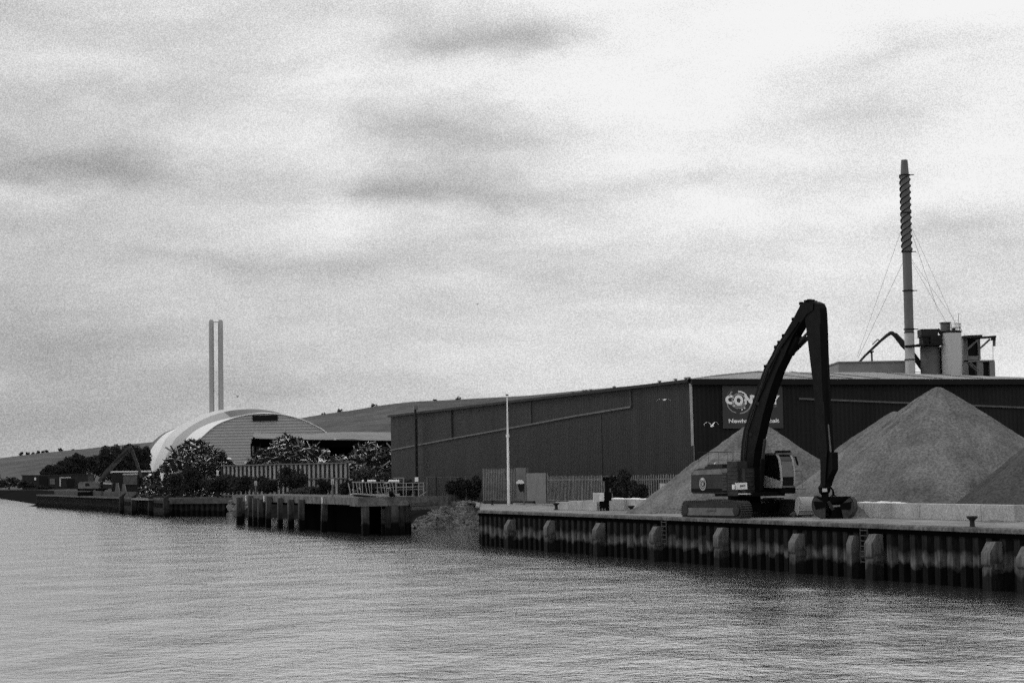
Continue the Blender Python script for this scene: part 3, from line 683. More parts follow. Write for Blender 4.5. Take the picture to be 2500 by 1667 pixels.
# silos
def silo(x0, x1, ytop, mt, dy, name, label):
    a, b2 = pp(x0, ytop, dy), pp(x1, ytop, dy); r = (b2.x-a.x)/2; c = V(((a.x+b2.x)/2, YP+dy+r, DK))
    t = thing(name, label, 'silo', c); mb = MB(); zt = a.z
    mb.tube([c, c+Z*(zt-DK)], r, 32); sh_ = mb.build('silo_shell', mt, t, smooth=True)
    return t, c, r, zt
t, c, r, zt = silo(2302.5, 2352, 812, 'silo', 0, 'silo', 'tall pale cylindrical silo with railings on top')
mb = MB(); mb.tube([c+Z*(zt-DK), c+Z*(zt-DK+.25), c+Z*(zt-DK+.3)], [r*1.02, r*1.03, r*.9], 32); mb.build('silo_lid', 'dark', t)
mb = MB(); vbox(mb, 2300, 2320, 787, 1.1, 808, dy=.3); vbox(mb, 2298, 2322, 786, 1.4, 788, dy=.1); mb.build('filter_box', 'mid', t)
mb = MB(); zr = pp(2330, 789).z
for k in range(10):
    a = -2.4+k*.53; p = c+V((math.cos(a)*r*.97, math.sin(a)*r*.97, 0)); mb.bar(V((p.x, p.y, zt)), V((p.x, p.y, zr)), .05, .05)
for zz in (zr, (zr+zt)/2+.1):
    mb.tube([V((c.x+math.cos(-2.4+k*.53)*r*.97, c.y+math.sin(-2.4+k*.53)*r*.97, zz)) for k in range(10)], .03, 5)
mb.bar(V((pp(2341, 790).x, YP+1, zt)), pp(2341, 764, 1), .05, .05)
mb.build('railing', 'dark', t)
mb = MB(); vbox(mb, 2326, 2333, 800, .5, 812, dy=.8); mb.build('vent', 'dark', t)
t, c, r, zt = silo(2251, 2299, 846, 'stack', 1, 'dark_silo', 'dark silo with a cluttered railed head house left of the pale silo')
mb = MB(); vbox(mb, 2249, 2290, 803, 2.5, 822, dy=.8); vbox(mb, 2252, 2268, 822, 2.2, 842, dy=1.); vbox(mb, 2272, 2298, 818, 2.2, 840, dy=.6)
mb.bar(pp(2289, 803, 1), pp(2300, 818, 1), .5, .3); mb.build('head_house', 'dark', t)
mb = MB()
for x in (2246, 2250, 2256, 2268, 2280, 2290, 2299): mb.bar(pp(x, 842, .2), pp(x, 820, .2), .05, .05)
for y in (820, 830): mb.bar(pp(2245, y, .2), pp(2300, y, .2), .05, .05)
mb.build('railing', 'gutter', t)
mb = MB(); vbox(mb, 2240, 2302, 839, 3, 843, dy=0); mb.build('platform', 'gutter', t)
mb = MB(); vbox(mb, 2290, 2303, 846, 1.5, dy=3.5); one(mb, 'shaft_casing', 'gutter', 'black casing wedged between the two silos', 'casing')
# tower with hoist arm
bp_ = pp(2390, 900, 2); t = thing('hoist_tower', 'open framed plant tower with a cantilever hoist arm and outside stair', 'tower', V((bp_.x, YP+3, DK)))
mb = MB(); vbox(mb, 2352, 2362, 822, 3, dy=2); vbox(mb, 2388, 2393, 828, 3, 878, dy=2); vbox(mb, 2362, 2388, 869, 3, 878, dy=2); vbox(mb, 2352, 2428, 879, 4, 883, dy=2); vbox(mb, 2416, 2429, 883, 4, dy=2); vbox(mb, 2385, 2400, 883, 3.9, dy=2.1)
mb.build('frame_wall', 'plant', t)
mb = MB(); vbox(mb, 2361, 2389, 826, 2, 870, dy=2.6); vbox(mb, 2400, 2416, 882, 3, dy=2.6); vbox(mb, 2354, 2386, 884, 3, dy=3); mb.build('dark_opening', 'gutter', t)
mb = MB(); mb.bar(pp(2350, 823, 1.5), pp(2395, 821, 1.5), 1.6, .3); mb.bar(pp(2372, 826, 1.5), pp(2430, 822, 1.5), 1., .25); mb.bar(pp(2420, 826, 1.5), pp(2430, 826, 1.5), .5, .5)
mb.build('hoist_arm', 'dark', t)
mb = MB(); mb.bar(pp(2361, 853, 1.3), pp(2391, 826, 1.3), .22, .22); mb.build('brace', 'mid', t)
mb = MB(); mb.bar(pp(2392, 851, 1.3), pp(2417, 828, 1.3), .22, .22); mb.build('brace', 'mid', t)
mb = MB(); mb.bar(pp(2427, 829, 1.5), pp(2427, 845, 1.5), .35, .3); mb.tube([pp(2424, 830, 1.5), pp(2424.6, 880, 1.5)], .03, 5); mb.build('hoist_block', 'mid', t)
mb = MB()
for k in range(8): mb.obb(pp(2362+k*3.3, 885+k*3.2, .8), V((.12, 0, 0)), V((0, .5, 0)), V((0, 0, .05)))
mb.bar(pp(2366, 881, .4), pp(2392, 906, .4), .08, .1); mb.bar(pp(2378, 878, .4), pp(2398, 900, .4), .05, .05); mb.build('stair', 'mid', t)

# ------------------------------------------------------------------ domed building and twin stacks
def resamp(pl, n):
    L_ = [0]
    for a, b2 in zip(pl, pl[1:]): L_.append(L_[-1]+math.hypot(b2[0]-a[0], b2[1]-a[1]))
    out = []
    for k in range(n):
        s = L_[-1]*k/(n-1); i = 0
        while i < len(pl)-2 and L_[i+1] < s: i += 1
        f = (s-L_[i])/(L_[i+1]-L_[i]); 
        p0 = pl[max(0, i-1)]; p1 = pl[i]; p2 = pl[i+1]; p3 = pl[min(len(pl)-1, i+2)]
        out.append(tuple(.5*((2*p1[c])+(-p0[c]+p2[c])*f+(2*p0[c]-5*p1[c]+4*p2[c]-p3[c])*f*f+(-p0[c]+3*p1[c]-3*p2[c]+p3[c])*f**3) for c in (0, 1)))
    return out
YD = 700
E = [[(440, 1203), (452, 1140), (468, 1105), (481, 1081), (497, 1063.5), (516, 1047), (537, 1033), (578, 1018), (610, 1012), (645, 1009), (695, 1013), (740, 1025), (772, 1040), (793, 1053), (825, 1083), (850, 1120), (862, 1203)],
     [(418, 1203), (424, 1140), (436, 1100), (450, 1077), (468, 1057.5), (492, 1042), (524, 1029), (557, 1021), (589, 1015), (615, 1010), (648, 1007), (698, 1011.5), (744, 1024), (776, 1039), (797, 1052), (830, 1083), (856, 1120), (868, 1203)],
     [(392, 1203), (398, 1140), (406, 1112), (416, 1094), (427, 1072), (448, 1053), (474, 1035), (509, 1017.5), (546, 1005.5), (578, 1000), (622, 998), (665, 1003), (705, 1011), (750, 1024), (782, 1039), (803, 1052), (836, 1083), (862, 1120), (874, 1203)],
     [(366, 1203), (376, 1140), (384, 1112), (394, 1092), (405, 1070), (425, 1051), (450, 1033), (490, 1014), (530, 1002), (574, 997), (620, 996), (665, 1002), (708, 1011), (754, 1024), (786, 1039), (807, 1052), (840, 1083), (866, 1120), (878, 1203)],
     [(362, 1203), (360, 1139), (362, 1112), (372, 1092), (386, 1074), (404, 1058), (425, 1048), (470, 1030), (520, 1008), (570, 1000), (620, 999), (665, 1004), (708, 1013), (754, 1026), (786, 1041), (807, 1054), (840, 1085), (866, 1122), (878, 1203)],
     [(356, 1203), (354, 1139), (354, 1108), (366, 1086), (388, 1065), (410, 1051.5), (438, 1043.5), (478, 1030), (522, 1012), (570, 1003), (620, 1001), (665, 1006), (708, 1015), (754, 1028), (786, 1043), (807, 1056), (840, 1087), (866, 1124), (878, 1203)]]
deps = [0, 9, 30, 44, 60, 66]
arcs = []
for e, dy in zip(E, deps):
    if dy: e = [q for q in e if q[0] < 690]+[(x+1.2, y-.6) for x, y in E[0][10:]]
    pts = [P(x, y, YD+dy) for x, y in resamp(e, 60)]
    arcs.append(pts)
base = P(650, 1205, YD); t = thing('domed_hall', 'huge arched hall with ribbed end wall and banded white and grey roof', 'industrial hall', V((base.x, YD, DK)))
mb = MB(); pts = [V((p.x, p.y, max(p.z, DK-1))) for p in arcs[0]]; n = len(pts)
mb.add(pts, [tuple(range(n))]); mb.build('end_wall', 'domeend', t)
e2px = resamp(E[2], 60); gi = [j for j in range(60) if 547 <= e2px[j][0] <= 692]; j0, j1 = gi[0], gi[-1]
for k, (mt, nm) in enumerate((('domewhite', 'front_roof_band'), ('domegrey', 'middle_roof_band'), ('domelight', 'rear_roof_band'), ('domewhite', 'low_roof_band'), ('domedark', 'rear_edge_band'))):
    mb = MB()
    if k == 1:
        lo = [a+(b2-a)*.1 for a, b2 in zip(arcs[1], arcs[2])]; hi = [a+(b2-a)*.97 for a, b2 in zip(arcs[1], arcs[2])]
        mb.grid([arcs[1], lo]); mb.grid([hi, arcs[2]]); mb.grid([lo[:j0+1], hi[:j0+1]]); mb.grid([lo[j1:], hi[j1:]])
        m3 = MB(); m3.grid([lo[j0:j1+1], hi[j0:j1+1]]); m3.build('roof_glazing', 'domedark', t)
    else: mb.grid([arcs[k], arcs[k+1]])
    mb.build(nm, mt, t, smooth='all')
mb = MB(); mb.grid([arcs[-1], [V((p.x, p.y+40, p.z-2)) for p in arcs[-1]]]); mb.build('back_roof', 'domelight', t, smooth='all')
mb = MB()                                                   # bright edge trim over the end wall
mb.tube([p-V((0, .3, 0)) for p in arcs[0]], .16, 6); mb.build('edge_trim', 'domewhite', t, smooth='all')
mb = MB(); a = P(616, 1014, YD-.6); b2 = P(677, 1012.5, YD-.6); c = P(678, 1026, YD-.6); d = P(617, 1027.5, YD-.6)
mb.prism([a, b2, c, d], V((0, .4, 0))); mb.build('louvre_panel', 'gutter', t)
for x, lb in ((515.5, 'left one of two slim pale stacks rising behind the arched hall'), (538, 'right one of two slim pale stacks rising behind the arched hall')):
    Y = 790; p = P(x+1, 905, Y); top = P(x, 781, Y).z; t = thing('tall_stack', lb, 'chimney', V((p.x, Y, DK)), 'twin stacks behind the hall')
    mb = MB(); rr = 6.2*Y/F; mb.tube([V((p.x, Y, DK)), V((p.x, Y, top-4))], [rr*1.05, rr], 24); mb.build('shaft', 'stackpale', t, smooth=True)
    mb = MB(); mb.tube([V((p.x, Y, top-4)), V((p.x, Y, top-1)), V((p.x, Y, top))], [rr, rr, rr*.7], 24); mb.build('top_cap', 'stackpale', t, smooth=True)
    if x < 520: mb = MB(); q2 = P(538, 786, Y); mb.bar(V((p.x, Y, q2.z)), V((q2.x, Y, q2.z)), .22, .22); mb.build('tie_bar', 'mid', t)

# ------------------------------------------------------------------ scrap yard
def scrap(c, rx, h, n, label, seed, lobes, bars=.3, sz=1., pw=1.5):
    rg = random.Random(seed); mb = MB()
    def hgt(x, y):
        z = 0
        for lx, ly, lr, lh in lobes: z = max(z, lh*(1-(math.hypot(x-lx, y-ly)/lr)**pw))
        return max(0, z)*h
    rows = []
    for i in range(25):
        rows.append([(c.x+(j/24-.5)*2.2*rx, c.y+(i/24-.5)*2.2*rx, DK-.3+hgt((j/24-.5)*2.2, (i/24-.5)*2.2)-.12+.25*rg.random()) for j in range(25)])
    mb.grid(rows, 0)
    k = 0
    for _ in range(46 if n < 7000 else 10):
        x, y = rg.uniform(-1, 1), rg.uniform(-.8, .1); z = hgt(x, y)
        if z <= .3: continue
        p = V((c.x+x*rx, c.y+y*rx, DK+z+rg.uniform(-.1, .35))); a = V((rg.gauss(0, 1), rg.gauss(0, .4), rg.gauss(0, .45))).normalized(); b2 = a.orthogonal().normalized(); d = a.cross(b2)
        mb.obb(p, a*rg.uniform(.8, 2.1), b2*rg.uniform(.06, .14), d*rg.uniform(.05, .12), rg.choice((0, 1, 1, 2)))
    for _ in range(24):
        x, y = rg.uniform(-1, 1), rg.uniform(-.8, .0); z = hgt(x, y)
        if z <= .3: continue
        p = V((c.x+x*rx, c.y+y*rx, DK+z)); a = V((rg.gauss(0, 1), rg.gauss(0, .4), rg.gauss(0, .8))).normalized(); b2 = a.orthogonal().normalized(); d = a.cross(b2)
        mb.obb(p, a*rg.uniform(.3, .8), b2*rg.uniform(.25, .6), d*rg.uniform(.03, .3), rg.choice((0, 0, 1, 2)))
    while k < n:
        x, y = rg.uniform(-1.1, 1.1), rg.uniform(-1.1, .4); z = hgt(x, y)
        if z <= .02: continue
        k += 1; p = V((c.x+x*rx, c.y+y*rx, DK+z+rg.uniform(-.3, .04)))
        a = V((rg.gauss(0, 1), rg.gauss(0, .6), rg.gauss(0, .45))).normalized(); b2 = a.orthogonal().normalized(); d = a.cross(b2)
        th = rg.random()*6; b2, d = b2*math.cos(th)+d*math.sin(th), d*math.cos(th)-b2*math.sin(th)
        mi = rg.choices((0, 1, 2), (.70, .21, .09))[0]
        if rg.random() < bars: mb.obb(p, a*rg.uniform(.5, 2.0)*sz, b2*rg.uniform(.05, .13)*sz, d*rg.uniform(.04, .1)*sz, mi)
        else:
            q1 = min(1.1, .24*math.exp(rg.gauss(0, .65)))*sz; q2 = min(.7, .2*math.exp(rg.gauss(0, .6)))*sz; e = d*rg.uniform(.02, .3)*sz
            vs = [p-a*q1-b2*q2, p+a*q1-b2*q2*.7+e, p+a*q1*.8+b2*q2, p-a*q1*.9+b2*q2-e]; mb.add(vs+[v_+d*.08*sz for v_ in vs], [(0, 1, 2, 3), (7, 6, 5, 4), (0, 4, 5, 1), (1, 5, 6, 2), (2, 6, 7, 3), (3, 7, 4, 0)], mi)
    return one(mb, 'scrap_heap', ['scrap0', 'scrap1', 'scrap2'], label, 'scrap heap', 'heaps of scrap metal', fix=False)
p = P(480, 1080, 398); scrap(V((p.x, p.y, 0)), 9.2, p.z-DK+.4, 9000, 'rounded heap of fine dark scrap in front of the arched hall', 5, [(-.05, 0, .98, 1.0), (-.78, -.05, .6, .45), (.3, .05, .8, .85)], .1, .6, 1.9)
p = P(700, 1072, 382); scrap(V((p.x, p.y, 0)), 9.4, p.z-DK+.3, 6000, 'jagged heap of long scrap above the ribbed wall', 6, [(.02, 0, .95, 1.0), (-.45, 0, .6, .78), (.5, 0, .65, .85), (1.0, 0, .5, .68)], .3, .75, 1.7)
p = P(900, 1088, 372); scrap(V((p.x, p.y, 0)), 7.4, p.z-DK+.2, 4200, 'jagged scrap heap tight against the left end of the warehouse', 8, [(0, 0, 1.0, 1.0), (-.6, 0, .6, .72), (.5, 0, .7, .9)], .3, .75, 1.7)
# shelter
YS = 396
def sh_pt(x, y, dy=0): return P(x, y, YS+dy)
t = thing('scrap_shelter', 'black open fronted shed with a pale sagging roof behind the scrap', 'shed', V((P(780, 1100, YS).x, YS, DK)))
mb = MB(); front = [(617, 1066), (640, 1070), (700, 1069), (765, 1074), (800, 1072), (862, 1071), (900, 1076), (960, 1078)]
back = [(622, 1056), (640, 1057), (700, 1058), (765, 1060), (800, 1055), (862, 1054), (900, 1054), (960, 1055)]
mb.grid([[sh_pt(x, y) for x, y in front], [sh_pt(x, y, 16) for x, y in back]]); mb.build('roof', 'shedroof', t)
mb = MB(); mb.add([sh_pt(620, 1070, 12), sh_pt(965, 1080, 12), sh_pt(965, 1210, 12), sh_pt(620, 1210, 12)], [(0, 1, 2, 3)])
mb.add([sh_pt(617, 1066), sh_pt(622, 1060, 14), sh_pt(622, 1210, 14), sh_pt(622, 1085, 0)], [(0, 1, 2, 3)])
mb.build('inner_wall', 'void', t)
mb = MB(); mb.bar(sh_pt(614, 1080, -1), sh_pt(960, 1084, -1), .4, 1.4); mb.build('fascia', 'void', t)
for x in (614, 621, 628, 633, 770, 935):
    mb = MB(); q_ = sh_pt(x, 1082, -1); mb.bar(q_, V((q_.x, q_.y, DK)), .3 if x < 630 else .6, .3); mb.build('post', 'gutter', t)
# ribbed retaining wall
A = P(545, 1138, 372); B = P(851, 1128.5, 348); zt = 8.8; A.z = B.z = DK
d = (B-A).normalized(); nrm = V((d.y, -d.x, 0)); L_ = (B-A).length
t = thing('ribbed_wall', 'long pale retaining wall with dark upright ribs holding back the scrap', 'retaining wall', (A+B)/2)
mb = MB(); mb.obb((A+B)/2+Z*(zt-DK)/2, d*L_/2, nrm*.15, Z*(zt-DK)/2); mb.build('wall_panel', 'scrapwall', t)
nr_ = 29
mb = MB()
for k in range(nr_+1): mb.obb(A+d*(L_*k/nr_)+nrm*.24+Z*(zt-DK)/2, d*.17, nrm*.10, Z*(zt-DK)/2)
mb.build('rib', 'dark', t)
mb = MB()
for zz in (zt, zt-2.6, DK+.35): mb.bar(A+Z*(zz-DK)+nrm*.2, B+Z*(zz-DK)+nrm*.2, .5 if zz == zt else .36, .2)
mb.build('rail', 'mid', t)
# river wall, dark, behind the dolphins
t = thing('river_wall', 'low black river wall between the dolphins and the jetty', 'river wall', V((-54, 356, 0)))
piling(coast[8], coast[9], 2.3, side=1).build('sheet_piling', 'farpiling', t)
mb = MB(); mb.bar(coast[8]+Z*2.65, coast[9]+Z*2.65, 1., .9); mb.build('capping_beam', 'dimcon', t)
t = thing('far_quay_wall', 'dark sheet piled quay wall on the far left', 'quay wall', V((-93, 452, 0)))
piling(coast[9]+V((.4, 0, 0)), coast[10], 2.6, period=1.6, side=1).build('sheet_piling', 'farpiling', t)
piling(coast[10], coast[11], 2.6, period=1.6, side=1).build('end_piling', 'farpiling', t)
mb = MB(); mb.bar(coast[9]+Z*2.95, coast[10]+Z*2.95, .9, .35); mb.build('capping_beam', 'dimcon', t)
fd = (coast[10]-coast[9]).normalized(); fn = V((fd.y, -fd.x, 0))*-1
if fn.x > 0: fn = -fn
def on_far(x, off=0.):
    n_ = fn; d = ray(x, 1250); tt = (coast[9]+n_*off).dot(n_)/V((d.x, d.y, 0)).dot(n_); return V((d.x*tt, d.y*tt, 0))
mb = MB(); a, b2 = on_far(135, -2.5), on_far(250, -2.5); mb.bar(a+Z*(DK+.55), b2+Z*(DK+.55), .5, 1.1); one(mb, 'quay_parapet', 'dimcon', 'low grey parapet on the far quay below the scrap handler', 'parapet')
mb = MB(); a, b2 = on_far(255, -2.5), on_far(335, -2.5); mb.bar(a+Z*(DK+.5), b2+Z*(DK+.5), .5, 1.); one(mb, 'quay_parapet', 'dimcon', 'low grey parapet on the far quay behind the dolphin piles', 'parapet')
for x, wd, ht, lb in ((287, .6, 5.9, 'leaning grey concrete post left of the pair on the far quay'), (303, .6, 5.7, 'grey concrete post right of the pair on the far quay')):
    p = on_far(x, -3); mb = MB(); mb.prism([V((p.x-wd, p.y, DK)), V((p.x+wd, p.y, DK)), V((p.x+wd*.1, p.y, ht)), V((p.x-wd*.6, p.y, ht))], V((0, .9, 0))); one(mb, 'tapered_post', 'mid', lb, 'post')
# dolphins
for i, (x0, x1, lb) in enumerate(((297, 326, 'left timber dolphin standing off the far quay'), (368, 405, 'right timber dolphin standing off the far quay'))):
    a, b2 = on_far(x0, 2.2), on_far(x1, 2.2); t = thing('mooring_dolphin', lb, 'mooring dolphin', (a+b2)/2, 'timber dolphins')
    for p in (a, b2):
        mb = MB(); mb.bar(p-Z*1.2, p+Z*3.3, .9, .8, up=fn); mb.prism([p+Z*3.3+fn*.4-fd*.4, p+Z*3.3-fn*.4-fd*.4, p+Z*4.1-fn*.9-fd*.4], fd*.8)
        mb.build('pile', 'timber', t)
    mb = MB(); mb.bar(a+Z*2.6-fn*.5, b2+Z*2.6-fn*.5, .3, .5); mb.bar(a+Z*.9-fn*.5, b2+Z*.9-fn*.5, .4, 1.2); mb.build('cross_beam', 'timber', t)
a, b2 = on_far(326, 2.4), on_far(368, 2.4); mb = MB(); mb.bar(a+Z*2.95, b2+Z*2.95, .8, .3); 
one(mb, 'dolphin_walkway', 'mid', 'short pale walkway between the two timber dolphins', 'walkway')
# sheds at the left
def shed(x0, x1, yt, Y, dep, label, mt, roofmt, name='low_shed'):
    a, b2 = P(x0, yt, Y), P(x1, yt-.0158*(x1-x0), Y); c = V(((a.x+b2.x)/2, Y+dep/2, DK)); t = thing(name, label, 'shed', c)
    mb = MB(); mb.obb(c+Z*(a.z-DK)/2, V(((b2.x-a.x)/2, 0, 0)), V((0, dep/2, 0)), Z*(a.z-DK)/2); mb.build('wall', mt, t)
    mb = MB(); mb.obb(c+Z*(a.z-DK+.15), V(((b2.x-a.x)/2+.3, 0, 0)), V((0, dep/2+.3, 0)), Z*.17); mb.build('roof', roofmt, t)
    return t, a, b2
t, a, b2 = shed(54, 215, 1161, 930, 12, 'long low dark shed with thin pale roof edge at the far left', 'body', 'track_dim')
for x, wd, y0, y1, mt in ((86, 4, 1165, 1172, 'white'), (128, 12, 1168, 1182, 'mid'), (160, 26, 1164, 1166.5, 'domelight'), (147, 3, 1164, 1187, 'domelight'), (106, 20, 1163, 1189, 'gutter'), (172, 18, 1169, 1188, 'gutter')):
    mb = MB(); c = P(x, (y0+y1)/2, 929.7); mb.obb(c, V((wd/2*.186, 0, 0)), V((0, .2, 0)), V((0, 0, (y1-y0)/2*.186))); mb.build('door_panel', mt, t)
t, a, b2 = shed(272, 362, 1153, 470, 10, 'low grey shed with bright white roof edge behind the scrap handler', 'dark', 'white')
mb = MB(); c = P(318, 1157, 469.7); mb.obb(c, V((1.7, 0, 0)), V((0, .15, 0)), V((0, 0, .2))); mb.build('window', 'domelight', t)
mb = MB(); vb = P(318, 1172, 469.7); mb.obb(vb, V((1.6, 0, 0)), V((0, .12, 0)), V((0, 0, 1.0))); mb.build('door', 'mid', t)

# distant scrap handler
YH = 466
def hp(x, y, dy=0): return P(x, y, YH+dy)
c = hp(226, 1195); t = thing('scrap_handler', 'small distant scrap handler with raised grey boom on the far quay', 'material handler', V((c.x, YH, DK)))
mb = MB(); mb.box(V((c.x-.5, YH, DK)), 5.2, 3, .9); mb.build('undercarriage', 'black', t)
mb = MB(); pr = [(190, 1192), (191, 1180), (195, 1176), (232, 1174), (238, 1180), (241, 1190), (240, 1192)]; mb.prism([hp(x, y, -1.3) for x, y in pr], V((0, 2.8, 0))); bd_ = mb.build('engine_housing', 'mid', t)
mb = MB(); mb.prism([hp(208, 1186, -1.36), hp(208, 1179, -1.36), (hp(217, 1179, -1.36)), hp(219, 1186, -1.36)], V((0, .1, 0))); mb.build('engine_door', 'gutter', t)
mb = MB(); mb.prism([hp(251, 1192, -1), hp(252, 1176, -1), hp(272, 1177, -1), hp(275, 1181, -1), hp(274, 1192, -1)], V((0, 1.6, 0))); mb.build('cab', 'dark', t)
mb = MB(); mb.prism([hp(252, 1181, -1.1), hp(252, 1177, -1.1), hp(274, 1179, -1.1), hp(274, 1182, -1.1)], V((0, .1, 0))); mb.build('cab_stripe', 'domelight', t)
mb = MB(); mb.prism([hp(238, 1173, -.4), hp(256, 1148, -.4), hp(285, 1118, -.4), hp(312, 1088, -.4), hp(320, 1090, -.4), hp(317, 1098, -.4), hp(294, 1124, -.4), hp(268, 1152, -.4), hp(243, 1176, -.4)], V((0, .9, 0))); mb.build('boom', 'track', t)
mb = MB(); mb.prism([hp(314, 1092, .6), hp(320, 1088, .6), hp(325, 1098, .6), hp(336, 1128, .6), hp(347, 1162, .6), hp(343, 1168, .6), hp(330, 1130, .6)], V((0, .7, 0))); mb.build('stick', 'track', t)
mb = MB(); mb.bar(hp(253, 1168, -.6), hp(266, 1152, -.6), .3, .3); mb.bar(hp(278, 1128, -.6), hp(312, 1098, -.6), .25, .25); mb.build('hydraulic_cylinder', 'dark', t)
mb = MB(); mb.tube([hp(343, 1166, .9), hp(342, 1180, .9), hp(342, 1196, .9)], [.35, .35, .3], 8)
for s in (-1, 1): mb.bar(hp(342, 1193, .9), hp(342+s*6, 1204, .9), .4, .3)
mb.build('grab', 'black', t)

# ------------------------------------------------------------------ concrete jetty with piles
JA, JB = G(584, 1279, 0), G(892, 1307, 0)                  # front pile line, far and near end
jd = (JB-JA).normalized(); jn = V((jd.y, -jd.x, 0)); jn = jn if jn.x < 0 else -jn
JT = 4.12
t = thing('jetty', 'old concrete jetty on dark piles left of the quay', 'jetty', (JA+JB)/2)
def on_j(x, off=0.):
    d = ray(x, 1290); tt = (JA+jn*off).dot(jn)/V((d.x, d.y, 0)).dot(jn); return V((d.x*tt, d.y*tt, 0))
mb = MB(); A, B = on_j(574), JB+jd*.6; wdt = 7
mb.prism([A+Z*(JT-.85)+jn*.3, A+Z*JT+jn*.35, A+Z*JT-jn*wdt, A+Z*(JT-.6)-jn*wdt], B-A); dk = mb.build('deck_slab', 'concrete_old', t)
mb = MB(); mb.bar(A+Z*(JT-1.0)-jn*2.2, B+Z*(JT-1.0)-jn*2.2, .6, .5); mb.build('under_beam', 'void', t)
for x, off in ((584, 0), (592, 1.5), (611, 0), (624, 0), (629, 1.8), (636, .1), (645, 1.6), (658, 0), (684, 0), (710, 0), (736, 0), (794, 0), (892, -.1)):
    p = on_j(x, -off if x > 740 or off > 1 else .72); mb = MB(); wd = rnd.uniform(.27, .38) if x != 892 else .36; zt = JT-rnd.uniform(.05, .5) if x < 740 else JT-.8
    if x == 892: zt = JT-.1
    lean = jn*.25 if x in (658, 794) else V((0, 0, 0))
    mb.prism([p+jn*wd+lean-jd*wd-Z*1.2, p+jn*wd+lean*.2-jd*wd+Z*zt, p-jn*wd+lean*.2-jd*wd+Z*zt, p-jn*wd+lean-jd*wd-Z*1.2], jd*wd*2); mb.build('pile', 'jetty_pile', t)
mb = MB(); a, b2 = on_j(741, -1.2), on_j(890, -1.2); mb.bar(a+Z*.9, b2+Z*.9, .3, 4.8); a3 = on_j(741, -5); mb.bar(a3+Z*.9, a+Z*.9, .3, 4.8); mb.bar(b2+Z*.9, b2+V((4.9, 2.3, .9)), .3, 4.6); mb.build('back_wall', 'void', t)  # wall set back, its black colour holds the deep shade under the deck
for x in (601, 645, 787):
    p = on_j(x, .42); mb = MB(); mb.obb(p+Z*(JT-.42), jd*.12, jn*.03, Z*.38); mb.build('white_marker', 'white', t)
mb = MB(); p = on_j(741, .3)
for s in (-1, 1): mb.bar(p+jd*s*.25+Z*(JT-.1), p+jd*s*.25+Z*(JT-2.3), .07, .07)
for k in range(7): mb.bar(p-jd*.25+Z*(JT-.3-k*.3), p+jd*.25+Z*(JT-.3-k*.3), .05, .05)
mb.build('ladder', 'mid', t)
for x, y0, lb in ((625, 1173, 'thin jetty post with a pale round top, left one'), (813, 1168, 'thin jetty post with a pale round top, right one')):
    p = on_j(x, -.6)+Z*JT; top = W(x, y0, JA, jn).z; t2 = thing('marker_post', lb, 'post', p, 'marker posts on the jetty')
    mb = MB(); mb.bar(p, V((p.x, p.y, top-.3)), .14, .14); mb.build('pole', 'mid', t2)
    mb = MB(); mb.obb(V((p.x, p.y, top-.35)), V((.17, 0, 0)), V((0, .06, 0)), V((0, 0, .34)));  mb.build('lamp_head', 'scrapwall', t2)
# platform at the near end with pile cluster
PA = G(884, 1217, JT); PB = G(1002, 1215, JT); t = thing('pier_platform', 'concrete pier head on a cluster of black piles at the right end of the jetty', 'pier', V(((PA.x+PB.x)/2, PA.y, 0)))
FA = V((JB.x-.7, JB.y-1.2, 0)); FB = V((FA.x+5.4, FA.y+1.5, 0)); dp = V((-1.2, 4.2, 0))
mb = MB(); mb.prism([FA+Z*(JT-.95), FB+Z*(JT-.95), FB+Z*(JT-.05), FA+Z*(JT-.02)], dp); mb.build('slab', 'concrete_old', t)
for x, r, dy, zt in ((940, .42, 1.2, JT-.95), (949, .42, .4, JT-.95), (958, .40, 1.5, JT-.95), (964, .46, .3, JT-.95), (973, .42, 1.6, JT-.95), (979, .42, .6, JT-.95), (990, .34, 2.6, JT-1.0), (998, .3, 3.4, JT-1.1)):
    q0 = P(x, 1290, FA.y+1.0+dy); mb = MB(); mb.tube([V((q0.x, q0.y, -1.2)), V((q0.x, q0.y, zt))], r, 12); mb.build('pile', 'timber' if x % 2 else 'jetty_pile', t, smooth=True)
mb = MB(); q0 = P(960, 1290, FA.y+3.4); mb.obb(V((q0.x, q0.y, 1)), V((1.3, .2, 0)), V((0, .2, 0)), Z*2); mb.build('bracing', 'gutter', t)
# retaining beam to the land
mb = MB(); a, b2 = P(990, 1222, 246), P(1098, 1220, 244); mb.bar(V((a.x, a.y, 3.35)), V((b2.x, b2.y, 3.35)), 1.2, 1.1); mb.bar(V((a.x-.6, a.y-3, 2.5)), V((P(1072, 1200, 243).x, 243, 2.6)), .9, .35)
one(mb, 'retaining_beam', 'concrete_old', 'stained concrete beam joining the pier head to the bank', 'beam')
